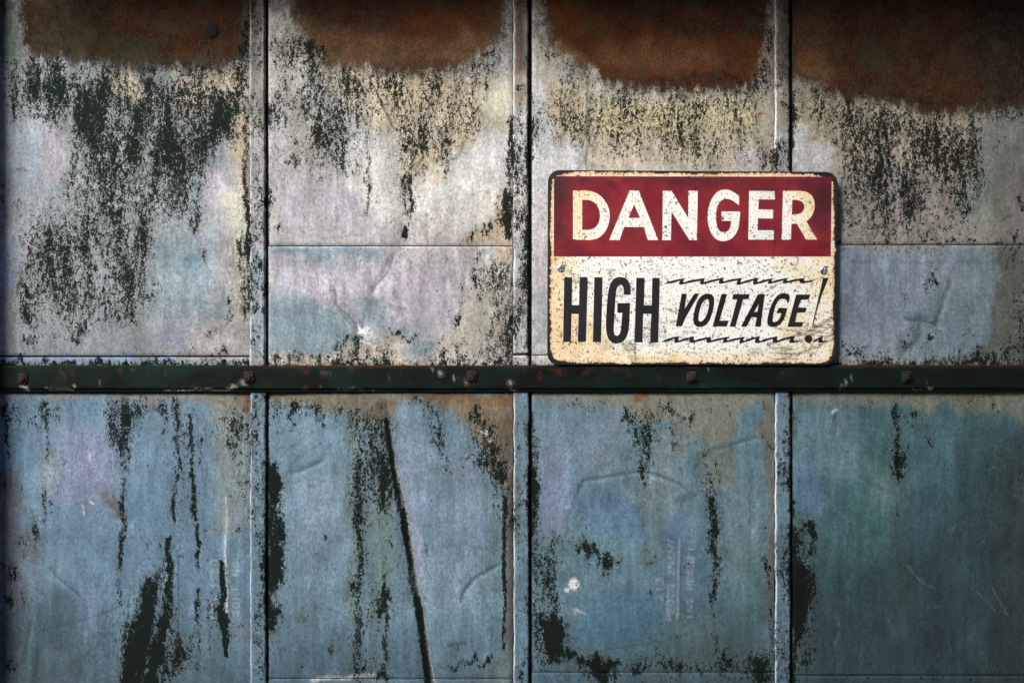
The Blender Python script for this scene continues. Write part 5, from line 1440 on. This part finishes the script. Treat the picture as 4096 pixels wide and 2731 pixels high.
def wave(start, teeth, end):
    k = K5
    up, lo = [start], [(start[0] + 4, start[1] + 1)]
    prev = start
    for P, V_ in teeth:
        up += [(prev[0] + .25 * (P[0] - prev[0]), prev[1] + .42 * (P[1] - prev[1])), (prev[0] + .7 * (P[0] - prev[0]), prev[1] + .82 * (P[1] - prev[1])), P, (V_[0] + 42 * k, V_[1] - 32 * k), (V_[0] + 54 * k, V_[1] - 19 * k)]
        lo += [(prev[0] + .34 * (P[0] - prev[0]) + 4, prev[1] + .36 * (P[1] - prev[1]) + 5.5), (P[0] - 58 * k, P[1] + 30 * k), (V_[0] - 6 * k, V_[1] + 2 * k), (V_[0] + 22 * k, V_[1] + 9 * k)]
        prev = (V_[0] + 54 * k, V_[1] - 19 * k)
    up += [(prev[0] + .5 * (end[0] - prev[0]), prev[1] + .25 * (end[1] - prev[1])), end]
    lo += [(prev[0] + .55 * (end[0] - prev[0]), prev[1] + .25 * (end[1] - prev[1]) + 5)]
    return up + lo[::-1]


w1 = wave(px(VA, (35, 138)), [(px(VA, (290, 70)), px(VA, (220, 140))), (px(VA, (528, 70)), px(VA, (468, 138))), (px(VA, (752, 66)), px(VA, (695, 130))), (px(VB, (133, 68)), px(VB, (66, 142))), (px(VB, (320, 68)), px(VB, (265, 138))), (px(VB, (505, 71)), px(VB, (435, 131))), (px(VB, (682, 67)), px(VB, (612, 128))), (px(VB, (868, 70)), px(VB, (822, 124)))], px(VB, (1036, 71)))
w2 = wave(px(VA, (5, 828)), [(px(VA, (218, 758)), px(VA, (165, 830))), (px(VA, (396, 764)), px(VA, (347, 830))), (px(VA, (598, 767)), px(VA, (548, 830))), (px(VA, (804, 767)), px(VA, (742, 830))), (px(VB, (166, 766)), px(VB, (98, 834))), (px(VB, (343, 759)), px(VB, (290, 836))), (px(VB, (548, 762)), px(VB, (502, 830))), (px(VB, (756, 752)), px(VB, (700, 833)))], px(VB, (842, 800)))
w3 = wave(px(VB, (965, 828)), [(px(VB, (1092, 757)), px(VB, (1038, 832)))], px(VB, (1166, 800)))
for w_ in (w1, w2, w3):
    glyph('wavy_line', [w_], BLACKL, LH - .4)

# two cross-slotted screws
ns = Nodes('bright_steel')
sn = ns.noise(500, 4, .7)
STEEL = ns.out(ns.mix(ns.rng(sn, .35, .65), (.30, .33, .40), (.62, .64, .68)), ns.rng(sn, .3, .7, .22, .42), 1.0, ns.bump(sn, .0004, .4))
SLOT = flat_dark('slot_shadow', (.02, .02, .022), .6)


def screw(cx, cy, rot):
    nrad, seg, r0 = 18, 64, 16.0
    v, f = [], []
    for a in range(nrad + 1):
        r_ = r0 * (1 - a / nrad)
        for q in range(seg):
            t = 2 * math.pi * q / seg
            x_, y_ = r_ * math.cos(t), r_ * math.sin(t)
            hh = FACE_H + 7.5 * math.sqrt(max(0, 1 - (r_ / r0) ** 2)) ** 1.0 * .9
            a1, a2 = x_ * math.cos(rot) + y_ * math.sin(rot), -x_ * math.sin(rot) + y_ * math.cos(rot)
            slot = (min(abs(a1), abs(a2)) < 2.4) and max(abs(a1), abs(a2)) < 9.2
            if slot:
                hh -= 4.5
            v.append((wx(cx + x_), -hh * S, wz(cy + y_ * 1.08)))
    for a in range(nrad):
        for q in range(seg):
            f.append((a * seg + q, (a + 1) * seg + q, (a + 1) * seg + (q + 1) % seg, a * seg + (q + 1) % seg))
    return mesh_obj('screw', v, f, STEEL, sign)


screw(2243, 1075, .7)
screw(3288, 1083, .25)
